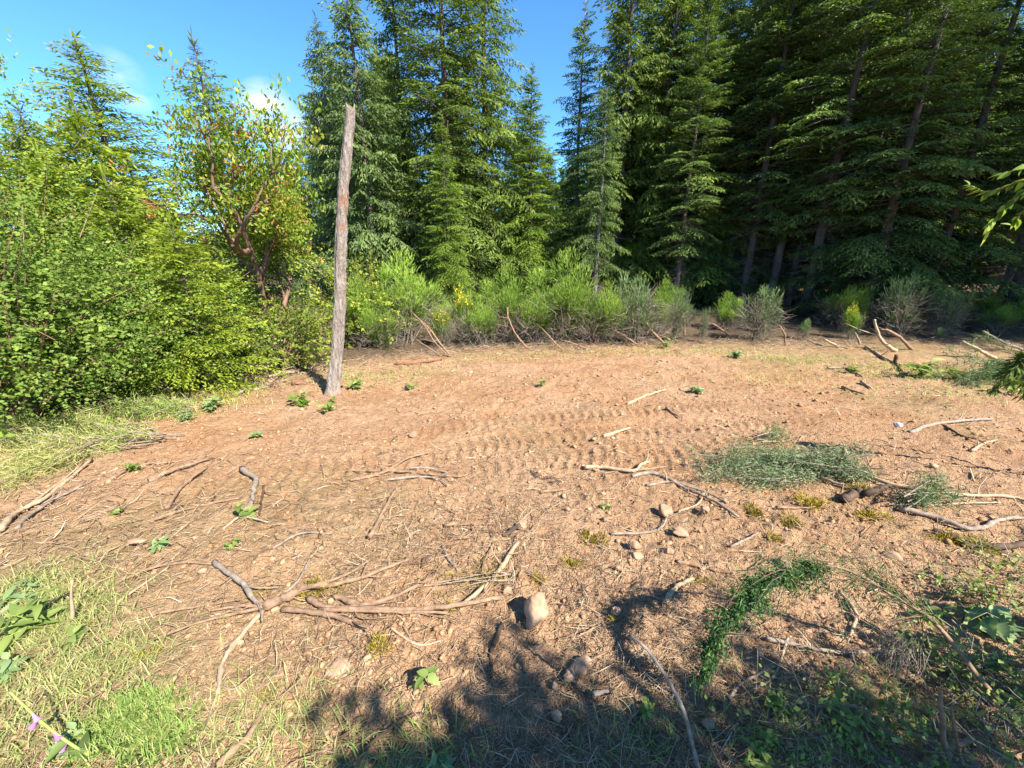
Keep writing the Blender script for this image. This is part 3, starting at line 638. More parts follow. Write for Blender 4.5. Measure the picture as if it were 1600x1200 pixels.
brooms = [('b', 470, 488, 8.7, 'low soft green broom bush just left of the snag', 1.0), ('a', 555, 445, 9.4, 'green broom bush touching the right side of the snag', 1.0), ('a', 632, 412, 9.8, 'tall wispy broom bush with bare grey stems at its foot, second right of the snag', 1.15),
          ('b', 588, 470, 9.2, 'dark broom bush low between the snag and the tall wispy one', .9), ('f', 716, 452, 10.4, 'broom bush with a patch of yellow flowers, behind the pale leaning sticks', 1.0), ('f', 690, 482, 9.5, 'low broom bush with a few yellow flowers beside the pale leaning sticks', .9),
          ('a', 796, 432, 10.0, 'green broom bush left of the biggest central one', 1.0), ('b', 755, 470, 9.6, 'low broom bush with pale dead stems right of the yellow flowers', 1.0), ('a', 888, 412, 10.0, 'biggest bright green broom bush at the centre of the edge', 1.25), ('b', 935, 445, 9.8, 'bright broom bush on the right shoulder of the biggest one', 1.0),
          ('b', 842, 455, 9.7, 'broom bush below the left shoulder of the biggest one', .9), ('c', 1003, 420, 9.9, 'grey green broom bush with a twisted bare trunk and open top', 1.15), ('c', 1064, 443, 10.2, 'narrow upright broom with a single bare stem', .6), ('c', 1108, 476, 10.0, 'small pale broom sprig leaning left on a bare stem', .45),
          ('c', 1196, 440, 10.0, 'grey green sunlit broom with dead brown foot, alone before the dark forest', 1.05), ('c', 1432, 424, 10.5, 'upright broom with sunlit yellow green tips at the right of the clearing', .9), ('c', 1498, 448, 10.6, 'dim broom with a small sunlit tip, right of the upright one', .8), ('f', 1342, 476, 10.4, 'shaded broom with two bright yellow flower sprays', .8),
          ('d', 1470, 512, 10.0, 'tiny sunlit broom seedling at the edge below the upright broom', .9), ('d', 1262, 500, 10.2, 'low shaded broom right of the sunlit grey green one', .8)]
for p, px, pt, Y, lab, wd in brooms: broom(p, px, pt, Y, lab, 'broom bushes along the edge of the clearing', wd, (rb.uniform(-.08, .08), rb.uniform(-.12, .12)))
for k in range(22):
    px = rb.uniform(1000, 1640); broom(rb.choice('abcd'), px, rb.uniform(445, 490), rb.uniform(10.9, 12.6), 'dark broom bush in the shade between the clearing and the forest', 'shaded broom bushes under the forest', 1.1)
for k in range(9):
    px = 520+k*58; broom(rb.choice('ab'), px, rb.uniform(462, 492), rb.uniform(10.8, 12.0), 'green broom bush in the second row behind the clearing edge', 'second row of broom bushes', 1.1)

# ------------------------------------------------------------------ the dead snag
def snag():
    b = ground(517, 612); Y = b[1]; t = atY(547, 176, Y); z = hc1(b[0], Y)
    root = thing('dead_snag', 'tall grey weathered dead tree trunk standing alone in the clearing', 'dead trunk', (b[0], Y, z-.05))
    g = R(5); n = 130; sides = 40; H = t[2]-z+.05; k = depth(b)/F
    f = np.linspace(0, 1, n); dx = (t[0]-b[0])
    cx = dx*f+.02*np.sin(f*7); cy = .03*np.sin(f*5)
    w = np.interp(f, [0, .04, .15, .4, .7, 1], [29, 20, 17, 16.5, 15, 13])*k*.5
    an = np.linspace(0, 2*math.pi, sides, endpoint=False); FF, AA = np.meshgrid(f*H, an, indexing='ij')
    rad = w[:, None]*(1+.10*fbm(AA*1.9+np.sin(AA)*2, FF*1.5, 7, 3)*2 + .12*fbm(np.cos(AA)*4+9, FF*9, 9, 4, .65)*2+.05*np.sin(AA*5+FF*.6))
    # a long split down the left-hand side and small rotten holes
    gro = np.exp(-((AA-3.55-.08*np.sin(FF*2))/.16)**2)*sst(FF, .3, 1.0); rad = rad*(1-.28*gro)
    gro = np.exp(-((AA-4.05+.06*np.sin(FF*3))/.10)**2)*sst(FF, 1.2, 2.0); rad = rad*(1-.16*gro)
    hol = [(4.9, .62), (5.0, .80), (4.8, 1.15), (4.95, .95), (4.7, 2.62), (4.95, 2.75), (4.75, 2.9), (4.6, 3.05), (4.9, 3.18), (4.7, 1.7), (5.1, 2.2), (4.6, .45), (4.75, 2.45), (5.0, 3.0), (5.2, 1.4)]
    for a, zz in hol: rad = rad*(1-.30*np.exp(-((AA-a)/.13)**2-((FF-zz)/.035)**2))
    top = H+.05*np.sin(AA+2.4)+.035*np.sin(AA*3+1)+.03*g.rand(sides)[None]; zz = np.where(FF > H*.93, H*.93+(FF-H*.93)*((top-H*.93)/(H*.07)), FF)
    X = cx[:, None]+rad*np.cos(AA); Yy = cy[:, None]+rad*np.sin(AA); V = np.stack([X, Yy, zz], -1).reshape(-1, 3)
    i = np.arange(n-1)[:, None]*sides; j = np.arange(sides)[None]; kk = (j+1) % sides
    mb = MB(); mb.add(V, np.stack([i+j, i+kk, i+sides+kk, i+sides+j], -1).reshape(-1, 4))
    c = len(V); mb.v.append(np.array([[cx[-1], cy[-1], H-.10]])); mb.n += 1
    jj = np.arange(sides); e = (n-1)*sides; mb.f.append(np.stack([e+jj, e+(jj+1) % sides, np.full(sides, c)], 1)); mb.t.append(np.full(sides, .5))
    o = mb.obj('trunk', M['snag'], root, True)
    VV = np.vstack([V, [[0, 0, 0]]]); fr = VV[:, 2]/H
    fx = VV[:, 0]-np.append(np.repeat(cx, sides), 0); rust = (np.exp(-((fr-.735)/.03)**2)*.6+np.exp(-((fr-.65)/.012)**2)*.55)*np.exp(-((fx-.02)/.06)**2)+.5*np.exp(-((fr-.01)/.02)**2)
    a = o.data.attributes.new('rust', 'FLOAT', 'POINT'); a.data.foreach_set('value', rust.astype(np.float32))
    sp = MB()
    for q, (a, hh) in enumerate([(3.4, .10)]):
        P = np.array([[cx[-8]+w[-8]*.8*math.cos(a), w[-8]*.8*math.sin(a), H*.9], [cx[-1]+w[-1]*.85*math.cos(a), w[-1]*.8*math.sin(a), H-.05+hh*.3]]); tube(sp, crom(P, 4), np.linspace(.022, .004, 5), 4)
    sp.obj('splinter', M['grey'], root)
    return root
snag()

# ------------------------------------------------------------------ sticks, roots, logs (each one a thing)
rs = R(77)
def path3(pts, lift=0., rad=.01):
    """(px,py) lies on the ground; (px,py,dy) stands in the air dy metres beyond the first ground point"""
    out = []; Y0 = ground(*next(q for q in pts if len(q) == 2))[1]
    for q in pts:
        if len(q) == 2:
            p = ground(*q); z = hc1(p[0], p[1]); out.append((p[0], p[1], z, 1.))
        else:
            p = atY(q[0], q[1], Y0+q[2]); out.append((*p, 0.))
    A = crom(np.array(out), 7)
    gz = hfine(A[:, 0], A[:, 1]); sm = np.convolve(np.pad(gz, 4, 'edge'), np.ones(9)/9, 'valid')
    A[:, 2] = np.where(A[:, 3] > .97, np.maximum(A[:, 2], sm)+rad*.55+lift, np.maximum(A[:, 2], sm+rad*.5))
    return A[:, :3]
def stick(pts, th, label, m='stick', name='stick', cat='stick', lift=.004, taper=.55, group=None, twigs=0, parent=None, origin=None):
    first = next(q for q in pts if len(q) == 2); r = th*depth(ground(*first))/F*.5
    P = path3(pts, lift, r); o0 = np.array(P[0]) if origin is None else origin; mb = MB()
    n = len(P); rad = r*np.linspace(1, taper, n)*(1+.10*np.convolve(rs.randn(n+2), np.ones(3)/3, 'valid')*1.7); Q = P-o0+rs.randn(n, 3)*r*.12; kk_ = rs.uniform(0, 6.28, 3); Q = Q+np.outer(np.sin(np.linspace(0, rs.uniform(6, 14), n)+kk_[0])*r*.22, (1, .5, 0))
    tube(mb, Q, rad, 7, .5, .10, rs)
    for k in range(twigs):
        i = rs.randint(n//4, n); d = unit(unit(Q[min(i+1, n-1)]-Q[max(i-1, 0)])+rs.randn(3)*.7); d[2] = abs(d[2])*.5; l = r*rs.uniform(8, 18)
        tube(mb, crom([Q[i], Q[i]+d*l*.5+rs.randn(3)*l*.08, Q[i]+d*l], 3), np.linspace(rad[i]*.5, rad[i]*.2, 7), 4)
    if parent is not None: return mb.obj(name, M[m], parent, True)
    o = mb.obj(name, M[m], None, True); o.location = o0; return tag(o, label, cat, group)

# the uprooted shrub in the foreground
b0 = ground(422, 955); o0 = np.array((b0[0], b0[1], hc1(b0[0], b0[1])))
ur = thing('uprooted_shrub', 'uprooted shrub with forked stems spread flat left of the big round stone', 'uprooted shrub', o0)
for pts, th, m, nm in [([(418, 957), (448, 940), (480, 928), (512, 920)], 17, 'stick', 'root_crown'), ([(521, 936), (568, 951), (615, 939), (675, 911)], 9, 'stick', 'stem'), ([(483, 941), (516, 955), (587, 959), (684, 955), (782, 938)], 10, 'stick', 'stem'),
               ([(444, 958), (505, 965), (546, 977), (578, 991)], 9, 'stick', 'stem'), ([(338, 890), (373, 914), (402, 947), (420, 956)], 9, 'grey', 'stem'), ([(414, 961), (367, 1018), (351, 1051), (344, 1101)], 9, 'pale', 'stem'),
               ([(510, 922), (574, 906), (645, 878)], 8, 'stick', 'stem'), ([(420, 955), (382, 954), (330, 963)], 6, 'stick', 'stem'), ([(420, 956), (340, 976), (240, 1010)], 6, 'stick', 'stem'), ([(430, 945), (466, 915), (486, 880)], 5, 'grey', 'stem'), ([(500, 958), (620, 962), (700, 963)], 7, 'stick', 'stem')]:
    stick(pts, th, None, m, nm, lift=.02, parent=ur, origin=o0, taper=.6, twigs=2)
SL = [
 ([(576, 842), (598, 807), (617, 769)], 8, 'stout short stick pointing away, alone in the bare soil left of centre', 'stick'),
 ([(549, 757), (598, 745), (634, 722), (671, 708)], 6, 'long tan stick slanting up to the right at the left of centre', 'stick'),
 ([(543, 740), (592, 741), (636, 741), (713, 744), (735, 738)], 4.5, 'long thin level stick crossed by the slanting tan stick', 'stick'),
 ([(601, 755), (670, 746), (702, 757)], 4, 'thin bent twig just below the crossed sticks', 'grey'),
 ([(660, 890), (664, 878), (689, 862), (706, 856)], 5, 'dark hooked twig right of the uprooted shrub', 'darkstick'),
 ([(691, 854), (702, 878), (716, 895)], 4.5, 'short curved twig leaning on the dark hooked one', 'grey'),
 ([(695, 819), (744, 818)], 6, 'short level brown stick above the hooked twig', 'stick'),
 ([(771, 854), (755, 884), (755, 907)], 5, 'curved twig above the left of the big round stone', 'stick'),
 ([(809, 855), (771, 906), (727, 942)], 8, 'tan stick slanting down left towards the uprooted shrub', 'pale'),
 ([(785, 838), (812, 820, .02)], 8, 'dark stub jutting from the soil near the centre', 'darkstick'),
 ([(913, 729), (948, 733), (987, 741), (1003, 730), (1014, 726)], 7, 'pale bent stick with an upturned white end at the centre', 'pale'),
 ([(943, 685), (984, 669)], 5.5, 'pale short stick on the caterpillar tracks above the bent pale one', 'pale'),
 ([(980, 632), (1010, 618), (1040, 608)], 5, 'pale stick at the far middle of the clearing', 'pale'),
 ([(987, 749), (1017, 744), (1042, 752), (1075, 768), (1110, 785), (1152, 812)], 6, 'long grey branch arching down to the right from the centre', 'grey'),
 ([(1010, 760), (1050, 757), (1100, 772), (1135, 790)], 4, 'thin grey twig beside the long arching branch', 'grey'),
 ([(1141, 704), (1178, 704)], 5, 'short level brown stick left of the grey green cut broom', 'stick'),
 ([(954, 833), (1012, 832), (1034, 823), (1045, 801)], 5, 'grey twig curling up at its right end near three small stones', 'grey'),
 ([(1039, 943), (1056, 922), (1082, 912)], 9, 'thick curved bark strip in the sunny soil right of the big stone', 'pale'),
 ([(1058, 878), (1086, 885), (1120, 894)], 7, 'tan stick half sunk in soil right of the small stones', 'stick'),
 ([(844, 766), (886, 763)], 4.5, 'small level twig in the track left of the pale bent stick', 'stick'),
 ([(1141, 856), (1184, 836)], 4.5, 'thin twig below the mossy root on the right', 'grey'),
 ([(943, 812), (969, 805)], 7, 'stubby brown stick left of the curling grey twig', 'stick'),
 ([(1418, 682), (1465, 665), (1518, 656), (1549, 654)], 7, 'forked driftwood like branch lying on the track at the right', 'grey'),
 ([(1473, 668), (1492, 682), (1510, 696)], 4.5, 'dark twig broken off under the forked branch at the right', 'darkstick'),
 ([(1515, 711), (1531, 702), (1554, 696)], 5, 'pale curved twig below the forked branch at the right', 'pale'),
 ([(1256, 740), (1292, 760), (1332, 771)], 5, 'bare stem of cut broom running into the mossy root', 'pale'),
 ([(1317, 707), (1325, 729), (1347, 748), (1380, 765), (1435, 776), (1490, 783), (1572, 784), (1610, 794)], 6, 'longest pale branch curling up at its left end on the right of the clearing', 'pale'),
 ([(1402, 803), (1462, 817), (1504, 831), (1531, 831), (1559, 820), (1610, 813)], 9, 'stout sagging branch under the longest pale branch', 'grey'),
 ([(1440, 800), (1500, 796), (1560, 793)], 4, 'thin white twig between the two long branches at right', 'pale'),
 ([(1212, 797), (1266, 798)], 5, 'short level root stick left of the mossy root', 'stick'),
 ([(1366, 500, .1), (1377, 531, .05), (1399, 551)][::-1], 6, 'tan curved stem standing up at the far right edge of the clearing', 'pale'),
 ([(1384, 514, .1), (1407, 528, .05), (1424, 548)][::-1], 5, 'second tan curved stem right of the first standing one', 'stick'),
 ([(1352, 544), (1380, 561), (1409, 576)], 4.5, 'tan stick lying below the two standing curved stems', 'pale'),
 ([(1504, 533, .1), (1531, 547, .05), (1555, 560)][::-1], 5.5, 'forked tan stem rising right of the bright leafy weed', 'pale'),
 ([(1536, 517, .2), (1567, 534, .1), (1604, 549)][::-1], 4, 'thin pale stem rising at the far right corner of the clearing', 'grey'),
 ([(1336, 520, .1), (1345, 538)][::-1], 3.5, 'short thin stem left of the standing curved stems', 'grey'),
 ([(1261, 531, .1), (1285, 541)][::-1], 4, 'short tan stub at the far edge under the shaded broom', 'stick'),
 ([(1287, 530, .1), (1312, 543)][::-1], 4, 'second short tan stub at the far edge, nearer the curved stems', 'pale'),
 ([(1400, 555, .02), (1399, 572), (1409, 582)], 5, 'dark hooked root left of the bright leafy weed', 'darkstick'),
 ([(1292, 573), (1325, 575), (1348, 587)], 4, 'thin bent stick in the weeds at the far right', 'grey'),
 ([(1347, 597), (1362, 606)], 5, 'small white stick below the dark hooked root', 'pale'),
 ([(1316, 604), (1352, 615)], 4, 'thin brown stick left of the small white one', 'stick'),
 ([(0, 828), (27, 796), (69, 774), (102, 749), (143, 716)], 9, 'thick pale yellow cut stem at the left edge of the clearing', 'pale'),
 ([(27, 827), (41, 807), (82, 779), (132, 754)], 7, 'whitish cut stem beside the thick yellow one at left', 'grey'),
 ([(20, 800), (75, 762), (128, 722)], 5, 'thin yellowish stem above the thick cut stem at left', 'pale'),
 ([(230, 752), (275, 735), (332, 716)], 7, 'long low root ridge half buried left of centre', 'stick'),
 ([(261, 794), (275, 771), (291, 755), (324, 732)], 7, 'curved tan stick bending towards the camera at left', 'stick'),
 ([(242, 810), (289, 798), (376, 784)], 6, 'long straight tan stick left of the hooked thick root', 'stick'),
 ([(380, 737), (399, 755), (397, 779), (386, 806)], 9, 'thick hooked root end standing in bare soil at left', 'grey'),
 ([(413, 765), (410, 785), (406, 808)], 4, 'dark thin twig right of the thick hooked root', 'darkstick'),
 ([(132, 816), (187, 790)], 7, 'short tan stick right of the cut stems at left', 'stick'),
 ([(181, 914), (234, 892), (285, 884), (336, 888)], 6, 'long curved brown twig above the uprooted shrub, left side', 'stick'),
 ([(187, 947), (267, 891)], 4.5, 'pale straight stalk slanting across the left foreground', 'pale'),
 ([(245, 963), (311, 952), (378, 941)], 5.5, 'straight twig pointing at the uprooted shrub from the left', 'stick'),
 ([(113, 976), (113, 906, .02)], 5, 'pale dry stalk standing in the weeds at the left edge', 'pale'),
 ([(160, 1106), (192, 1078), (222, 1049)], 7, 'brown stick left of the green grass tuft', 'stick'),
 ([(345, 1205), (399, 1145), (420, 1096)], 13, 'thick dead branch at the bottom edge left of centre', 'stick'),
 ([(380, 1205), (446, 1128)], 5, 'pale stalk lying along the thick dead branch at the bottom', 'pale'),
 ([(58, 994), (100, 1004), (140, 998)], 6, 'short brown stick under the large weeds at left', 'stick'),
 ([(1090, 1210), (1071, 1117, .02), (1049, 1073, .06), (1016, 1021, .12), (985, 991, .16)], 7, 'thin grey branch rising from the bottom edge in the shade', 'grey'),
 ([(1137, 1098), (1159, 1073), (1203, 1050)], 6, 'curved pale root in the shade under the hanging broom', 'grey'),
 ([(783, 976), (768, 1024), (768, 1062)], 7, 'curved dark stick left of the big round stone', 'darkstick'),
 ([(757, 928), (793, 880)], 8, 'short tan stick behind the big stone', 'stick'),
 ([(810, 905), (820, 895), (852, 915)], 5, 'small bent twig above the big round stone', 'stick'),
 ([(925, 1091), (950, 1087)], 8, 'short pale broken stick lying in the shade', 'grey'),
 ([(880, 1062), (915, 1040), (945, 1024)], 5, 'thin stick lying across the shade edge right of the big stone', 'stick'),
 ([(1195, 999), (1246, 1013), (1313, 1024), (1406, 1024)], 7, 'long level dark branch under the arching broom branch', 'grey'),
 ([(1481, 1200), (1474, 1140, .0), (1469, 1082, .0)], 9, 'cut upright stub at the bottom right corner', 'stick'),
 ([(1505, 1200), (1494, 1150, .0), (1486, 1105, .0)], 6, 'thinner upright stub right of the cut one', 'stick'),
 ([(1440, 1208), (1472, 1176), (1520, 1160)], 14, 'thick pale root at the bottom right corner', 'stick'),
 ([(1428, 1020), (1482, 1056), (1532, 1088)], 6, 'brown stick crossing under the arching broom branch', 'stick'),
 ([(640, 735), (668, 733), (700, 738)], 3.5, 'tiny twig right of the crossed sticks', 'grey'),
 ([(1060, 800), (1090, 790), (1102, 770)], 3.5, 'small pale twig under the long arching branch', 'pale'),
 ([(1230, 1000), (1208, 1060), (1160, 1090)], 4, 'thin drooping stalk in front of the long dark branch', 'pale'),
 ([(1040, 640), (1062, 652)], 4, 'tiny stick by the grey green tuft at the far middle', 'stick'),
 ([(350, 832), (378, 812), (420, 822)], 4, 'thin curved twig below the thick hooked root', 'pale'),
 ([(430, 870), (470, 842), (520, 838)], 4.5, 'thin twig between the hooked root and the uprooted shrub', 'grey'),
 ([(610, 985), (650, 1010), (690, 1003)], 4, 'pale twig under the tips of the uprooted shrub', 'pale'),
 ([(560, 1180), (640, 1120), (700, 1128)], 6, 'dark stick at the edge of the bottom shade', 'darkstick'),
 ([(1310, 930), (1335, 965), (1326, 1000)], 6, 'short pale root inside the arch of the broom branch', 'pale'),
 ([(170, 750), (214, 728), (262, 722)], 6, 'brown root at the left margin above the cut stems', 'stick'),
]
for pts, th, lab, m in SL: stick(pts, th, lab, m, twigs=(2 if th < 8 and len(pts) > 2 else 0), lift=.006, taper=.6)
# leaning stems at the far edge
for pts, th, lab in [([(706, 557), (690, 540, .15), (668, 510, .3), (645, 490, .4)], 5, 'long pale stem leaning left over the far edge, thickest of its bundle'), ([(702, 557), (680, 535, .1), (660, 505, .2), (640, 497, .3)], 3.5, 'thin pale stem leaning left beside the thickest one'), ([(690, 556), (672, 545, .1), (650, 530, .15)], 3.5, 'short pale stem lowest in the leaning bundle'),
                     ([(824, 545), (808, 525, .1), (795, 500, .2), (793, 480, .3)], 5, 'pale curved stem standing left of the central broom'), ([(1000, 540), (975, 525, .1), (955, 512, .2), (945, 495, .3)], 5, 'tan bent stem at the foot of the central broom'), ([(1040, 538), (1018, 516, .1), (1004, 495, .2)], 6, 'twisted bare stem under the grey green broom'),
                     ([(1146, 530), (1128, 515, .1), (1112, 505, .1)], 5, 'pale bare stem under the small leaning sprig'), ([(1070, 525), (1069, 505, .0), (1068, 485, .0)], 5, 'upright bare stem of the narrow broom'), ([(1228, 541), (1225, 520, .0), (1217, 508, .0)], 5, 'tan upright stem under the sunlit grey green broom'),
                     ([(880, 548), (862, 530, .1), (846, 512, .2)], 4, 'tan stem sprawling under the left of the central broom'), ([(920, 545), (900, 538, .05), (880, 532, .1)], 4, 'low arched tan stem under the central broom')]:
    stick(pts, th*.72, lab, 'stick', 'leaning_stem', 'stem', twigs=4)
stick([(618, 570), (650, 568), (690, 563)], 10, 'reddish rotten log lying at the far edge right of the snag', 'redwood', 'rotten_log', 'log', taper=.8)
stick([(208, 634), (240, 631), (274, 630)], 10, 'tan split log lying in the weeds at the left margin', 'pale', 'split_log', 'log', taper=.9)
stick([(1315, 790), (1340, 782), (1362, 768, .02), (1392, 758, .05)], 15, 'mossy broken root end jutting up from the soil at the right', 'darkstick', 'broken_root', 'root', taper=.5)
stick([(1455, 834), (1490, 848), (1517, 857), (1560, 858), (1595, 855)], 11, 'moss covered fallen branch low at the right edge', 'darkstick', 'mossy_branch', 'branch', taper=.8)
# brush pile left of the snag: separate cut stems
for k, (pts, th, lab) in enumerate([([(300, 600), (340, 596), (378, 592)], 5, 'straight stem at the left end of the brush pile'), ([(362, 578), (368, 560, .05), (380, 556, .05)], 4, 'short stem curling up out of the brush pile'), ([(378, 588), (400, 575, .02), (438, 572)], 5, 'pale arched stem on top of the brush pile'),
               ([(400, 612), (430, 592), (458, 572)], 5, 'stem slanting up across the right of the brush pile'), ([(268, 655), (276, 640), (270, 618), (262, 606, .02)], 5, 'bent pale stem left of the brush pile'), ([(285, 658), (300, 636), (308, 622)], 4, 'pale stem in the weeds below the brush pile'),
               ([(372, 620), (384, 612), (420, 606)], 6, 'brown stem in the middle of the brush pile'), ([(420, 590), (450, 582), (478, 584)], 5, 'stem at the right end of the brush pile')]):
    stick(pts, th, lab, 'pale' if k % 2 else 'grey', 'cut_branch', 'cut branch', twigs=4)

# ------------------------------------------------------------------ stones
def ico():
    p = (1+5**.5)/2; V = [(-1, p, 0), (1, p, 0), (-1, -p, 0), (1, -p, 0), (0, -1, p), (0, 1, p), (0, -1, -p), (0, 1, -p), (p, 0, -1), (p, 0, 1), (-p, 0, -1), (-p, 0, 1)]
    Fc = [(0, 11, 5), (0, 5, 1), (0, 1, 7), (0, 7, 10), (0, 10, 11), (1, 5, 9), (5, 11, 4), (11, 10, 2), (10, 7, 6), (7, 1, 8), (3, 9, 4), (3, 4, 2), (3, 2, 6), (3, 6, 8), (3, 8, 9), (4, 9, 5), (2, 4, 11), (6, 2, 10), (8, 6, 7), (9, 8, 1)]
    return unit(np.array(V, float)), np.array(Fc)
def subdiv(V, Fc):
    V = [tuple(v) for v in V]; mid = {}; out = []
    def m(a, b):
        k = (min(a, b), max(a, b))
        if k not in mid: q = unit(np.array(V[a])+np.array(V[b])); mid[k] = len(V); V.append(tuple(q))
        return mid[k]
    for a, b, c in Fc:
        x, y, z = m(a, b), m(b, c), m(c, a); out += [(a, x, z), (b, y, x), (c, z, y), (x, y, z)]
    return np.array(V), np.array(out)
I0 = ico(); I1 = subdiv(*I0); I2 = subdiv(*I1); I3 = subdiv(*I2)
def stone(px, py, wpx, label, seed, asp=(1, .9, .8), m='rock', name='stone', sink=.3):
    g = R(seed); p = ground(px, py); k = depth(p)/F*wpx*.5; V, Fc = I3
    V = V.copy(); a, b = V[:, 0]*1.7+seed, V[:, 1]*1.7+V[:, 2]*1.3+seed*.7
    V = V*(1+.28*fbm(a, b, seed, 3)*1.6)[:, None]
    for _ in range(6):                                   # knock flat facets off it
        d = unit(g.randn(3)); s = V@d; c = g.uniform(.66, .88); V = V-np.outer(np.maximum(0, s-c)*.9, d)
    V = V*np.array(asp)*k; mb = MB(); mb.add(V, Fc); o = mb.obj(name, M[m], None, True)
    o.location = (p[0], p[1]+k*.4, hc1(p[0], p[1])+k*asp[2]*(1-2*sink)+.01); o.rotation_euler = (g.uniform(-.3, .3), g.uniform(-.3, .3), g.uniform(0, 6.28)); return tag(o, label, 'stone')
stone(838, 975, 50, 'biggest rounded tan stone in the foreground, at the sunny edge of the shade', 50, (.95, .95, 1.02), sink=.12)
for q in [(992, 856, 20, 'rounded small stone, upper one of the pair right of centre', 2), (997, 872, 22, 'flat stone just below the small rounded one', 3, (1, .8, .5)), (1045, 866, 17, 'pale stone right of the pair of small stones', 4), (1064, 838, 24, 'wedge shaped stone with a shaded left face', 5, (1.1, .8, .6)),
          (1102, 803, 16, 'round stone under the long arching branch', 6), (527, 1054, 36, 'flat pale stone flush with the soil below the uprooted shrub', 7, (1.1, .9, .3), 'rock', 'stone', .45), (890, 1068, 20, 'brown stone lying in the shade edge', 8), (867, 1082, 13, 'small pale stone in the bottom shade', 9, (.8, .8, 1.1)),
          (908, 1052, 34, 'flat dark stone half buried in the shade', 10, (1.2, .8, .35), 'rock', 'stone', .4), (792, 928, 16, 'small stone at the upper left of the biggest stone', 11), (962, 962, 18, 'knobbly small stone right of the biggest stone', 12), (645, 683, 13, 'small red clod like stone alone on the bare soil', 13, (1, .9, .9)),
          (1404, 669, 13, 'small white stone near the forked branch at right', 14, (1.1, .8, .55), 'white', 'white_stone'), (815, 824, 20, 'stone in a small hollow beside the dark stub', 15, (1.1, .9, .5)), (210, 848, 22, 'pinkish flat stone among the weeds at left', 16, (1.1, .9, .4)), (1230, 894, 30, 'tilted flat stone behind the arching broom branch', 17, (.6, 1.0, .6)),
          (1395, 878, 22, 'flat tan stone under the right end of the arch', 18, (1.1, .9, .4)), (870, 1130, 20, 'dull stone deepest in the bottom shade', 19, (1, .9, .6)), (1105, 1144, 20, 'rounded stone in the shade by the rising grey branch', 20), (1040, 803, 22, 'dark soil covered stone left of the round one', 21, (1, 1, .7))]:
    a = list(q)+[None]*4; kw = {}
    if a[5]: kw['asp'] = a[5]
    if len(q) > 6: kw['m'] = q[6]; kw['name'] = q[7]
    if len(q) > 8: kw['sink'] = q[8]
    stone(q[0], q[1], q[2], q[3], q[4], **kw)
stone(467, 600, 17, 'reddish chunk of rotten wood at the right of the brush pile', 31, (1.5, .7, .5), 'redwood', 'wood_chunk')['category'] = 'wood chunk'
stone(543, 1148, 17, 'reddish wood chip in the grass at the bottom', 32, (1.6, .5, .25), 'redwood', 'wood_chip')['category'] = 'wood chip'

# ------------------------------------------------------------------ weeds with real leaves
def leaf_mesh(mb, P, d, n, L, Wd, curl, tint):
    d = unit(d); s = unit(np.cross(d, n)); n = np.cross(s, d); xs = np.array((0, .18, .42, .7, 1.)); ws = np.array((.06, .8, 1., .66, .02))*Wd*.5
    c = P+d*(xs*L)[:, None]-n*(curl*L*xs**2)[:, None]; V = np.vstack([c, c+s*ws[:, None]+n*(ws*.35)[:, None], c-s*ws[:, None]+n*(ws*.35)[:, None]])
    f = []
    for i in range(4): f += [(i, i+1, 6+i, 5+i), (i, 10+i, 11+i, i+1)]
    mb.add(V, f, tint)
def weed(px, py, hpx, label, seed, m='weed', stems=4, pairs=4, ll=.34, lw=.5, name='leafy_weed', single=False, spread=.5, group=None):
    g = R(seed); p = ground(px, py); H = .85*hpx*depth(p)/F; z = h1(p[0], p[1])
    root = thing(name, label, 'weed', (p[0], p[1], z), group); st = MB(); lv = MB()
    for s in range(stems):
        a = g.uniform(0, 6.28); sp_ = spread*g.uniform(.5, 1.9); e = np.array((math.cos(a)*sp_, math.sin(a)*sp_, g.uniform(.35, 1.)))*H*g.uniform(.5, 1.0); mid = e*np.array((.35, .35, .6))
        C0 = crom([np.zeros(3), mid, e], 5); tube(st, C0, np.linspace(.012, .005, len(C0))*H*1.6, 4, .5, cap=False)
        for k in range(pairs):
            f = .2+.8*(k+.5)/pairs; q = C0[int(f*(len(C0)-1))]
            for sd in (0, 1):
                b = a+k*1.9+sd*math.pi+g.uniform(-.4, .4); d = np.array((math.cos(b), math.sin(b), g.uniform(-.1, .5))); L = H*ll*g.uniform(.35, 1.25)
                t = mb = lv
                if single: mb = MB()
                leaf_mesh(mb, q, d, np.array((0, 0, 1.))+g.randn(3)*.3, L, L*lw, g.uniform(.0, .5), float(np.clip(g.normal(.5, .2), 0, 1)))
                if single: mb.obj('leaf', M[m], root)
    st.obj('stems', M['greenstem'], root)
    if not single: lv.obj('foliage', M[m], root)
    return root
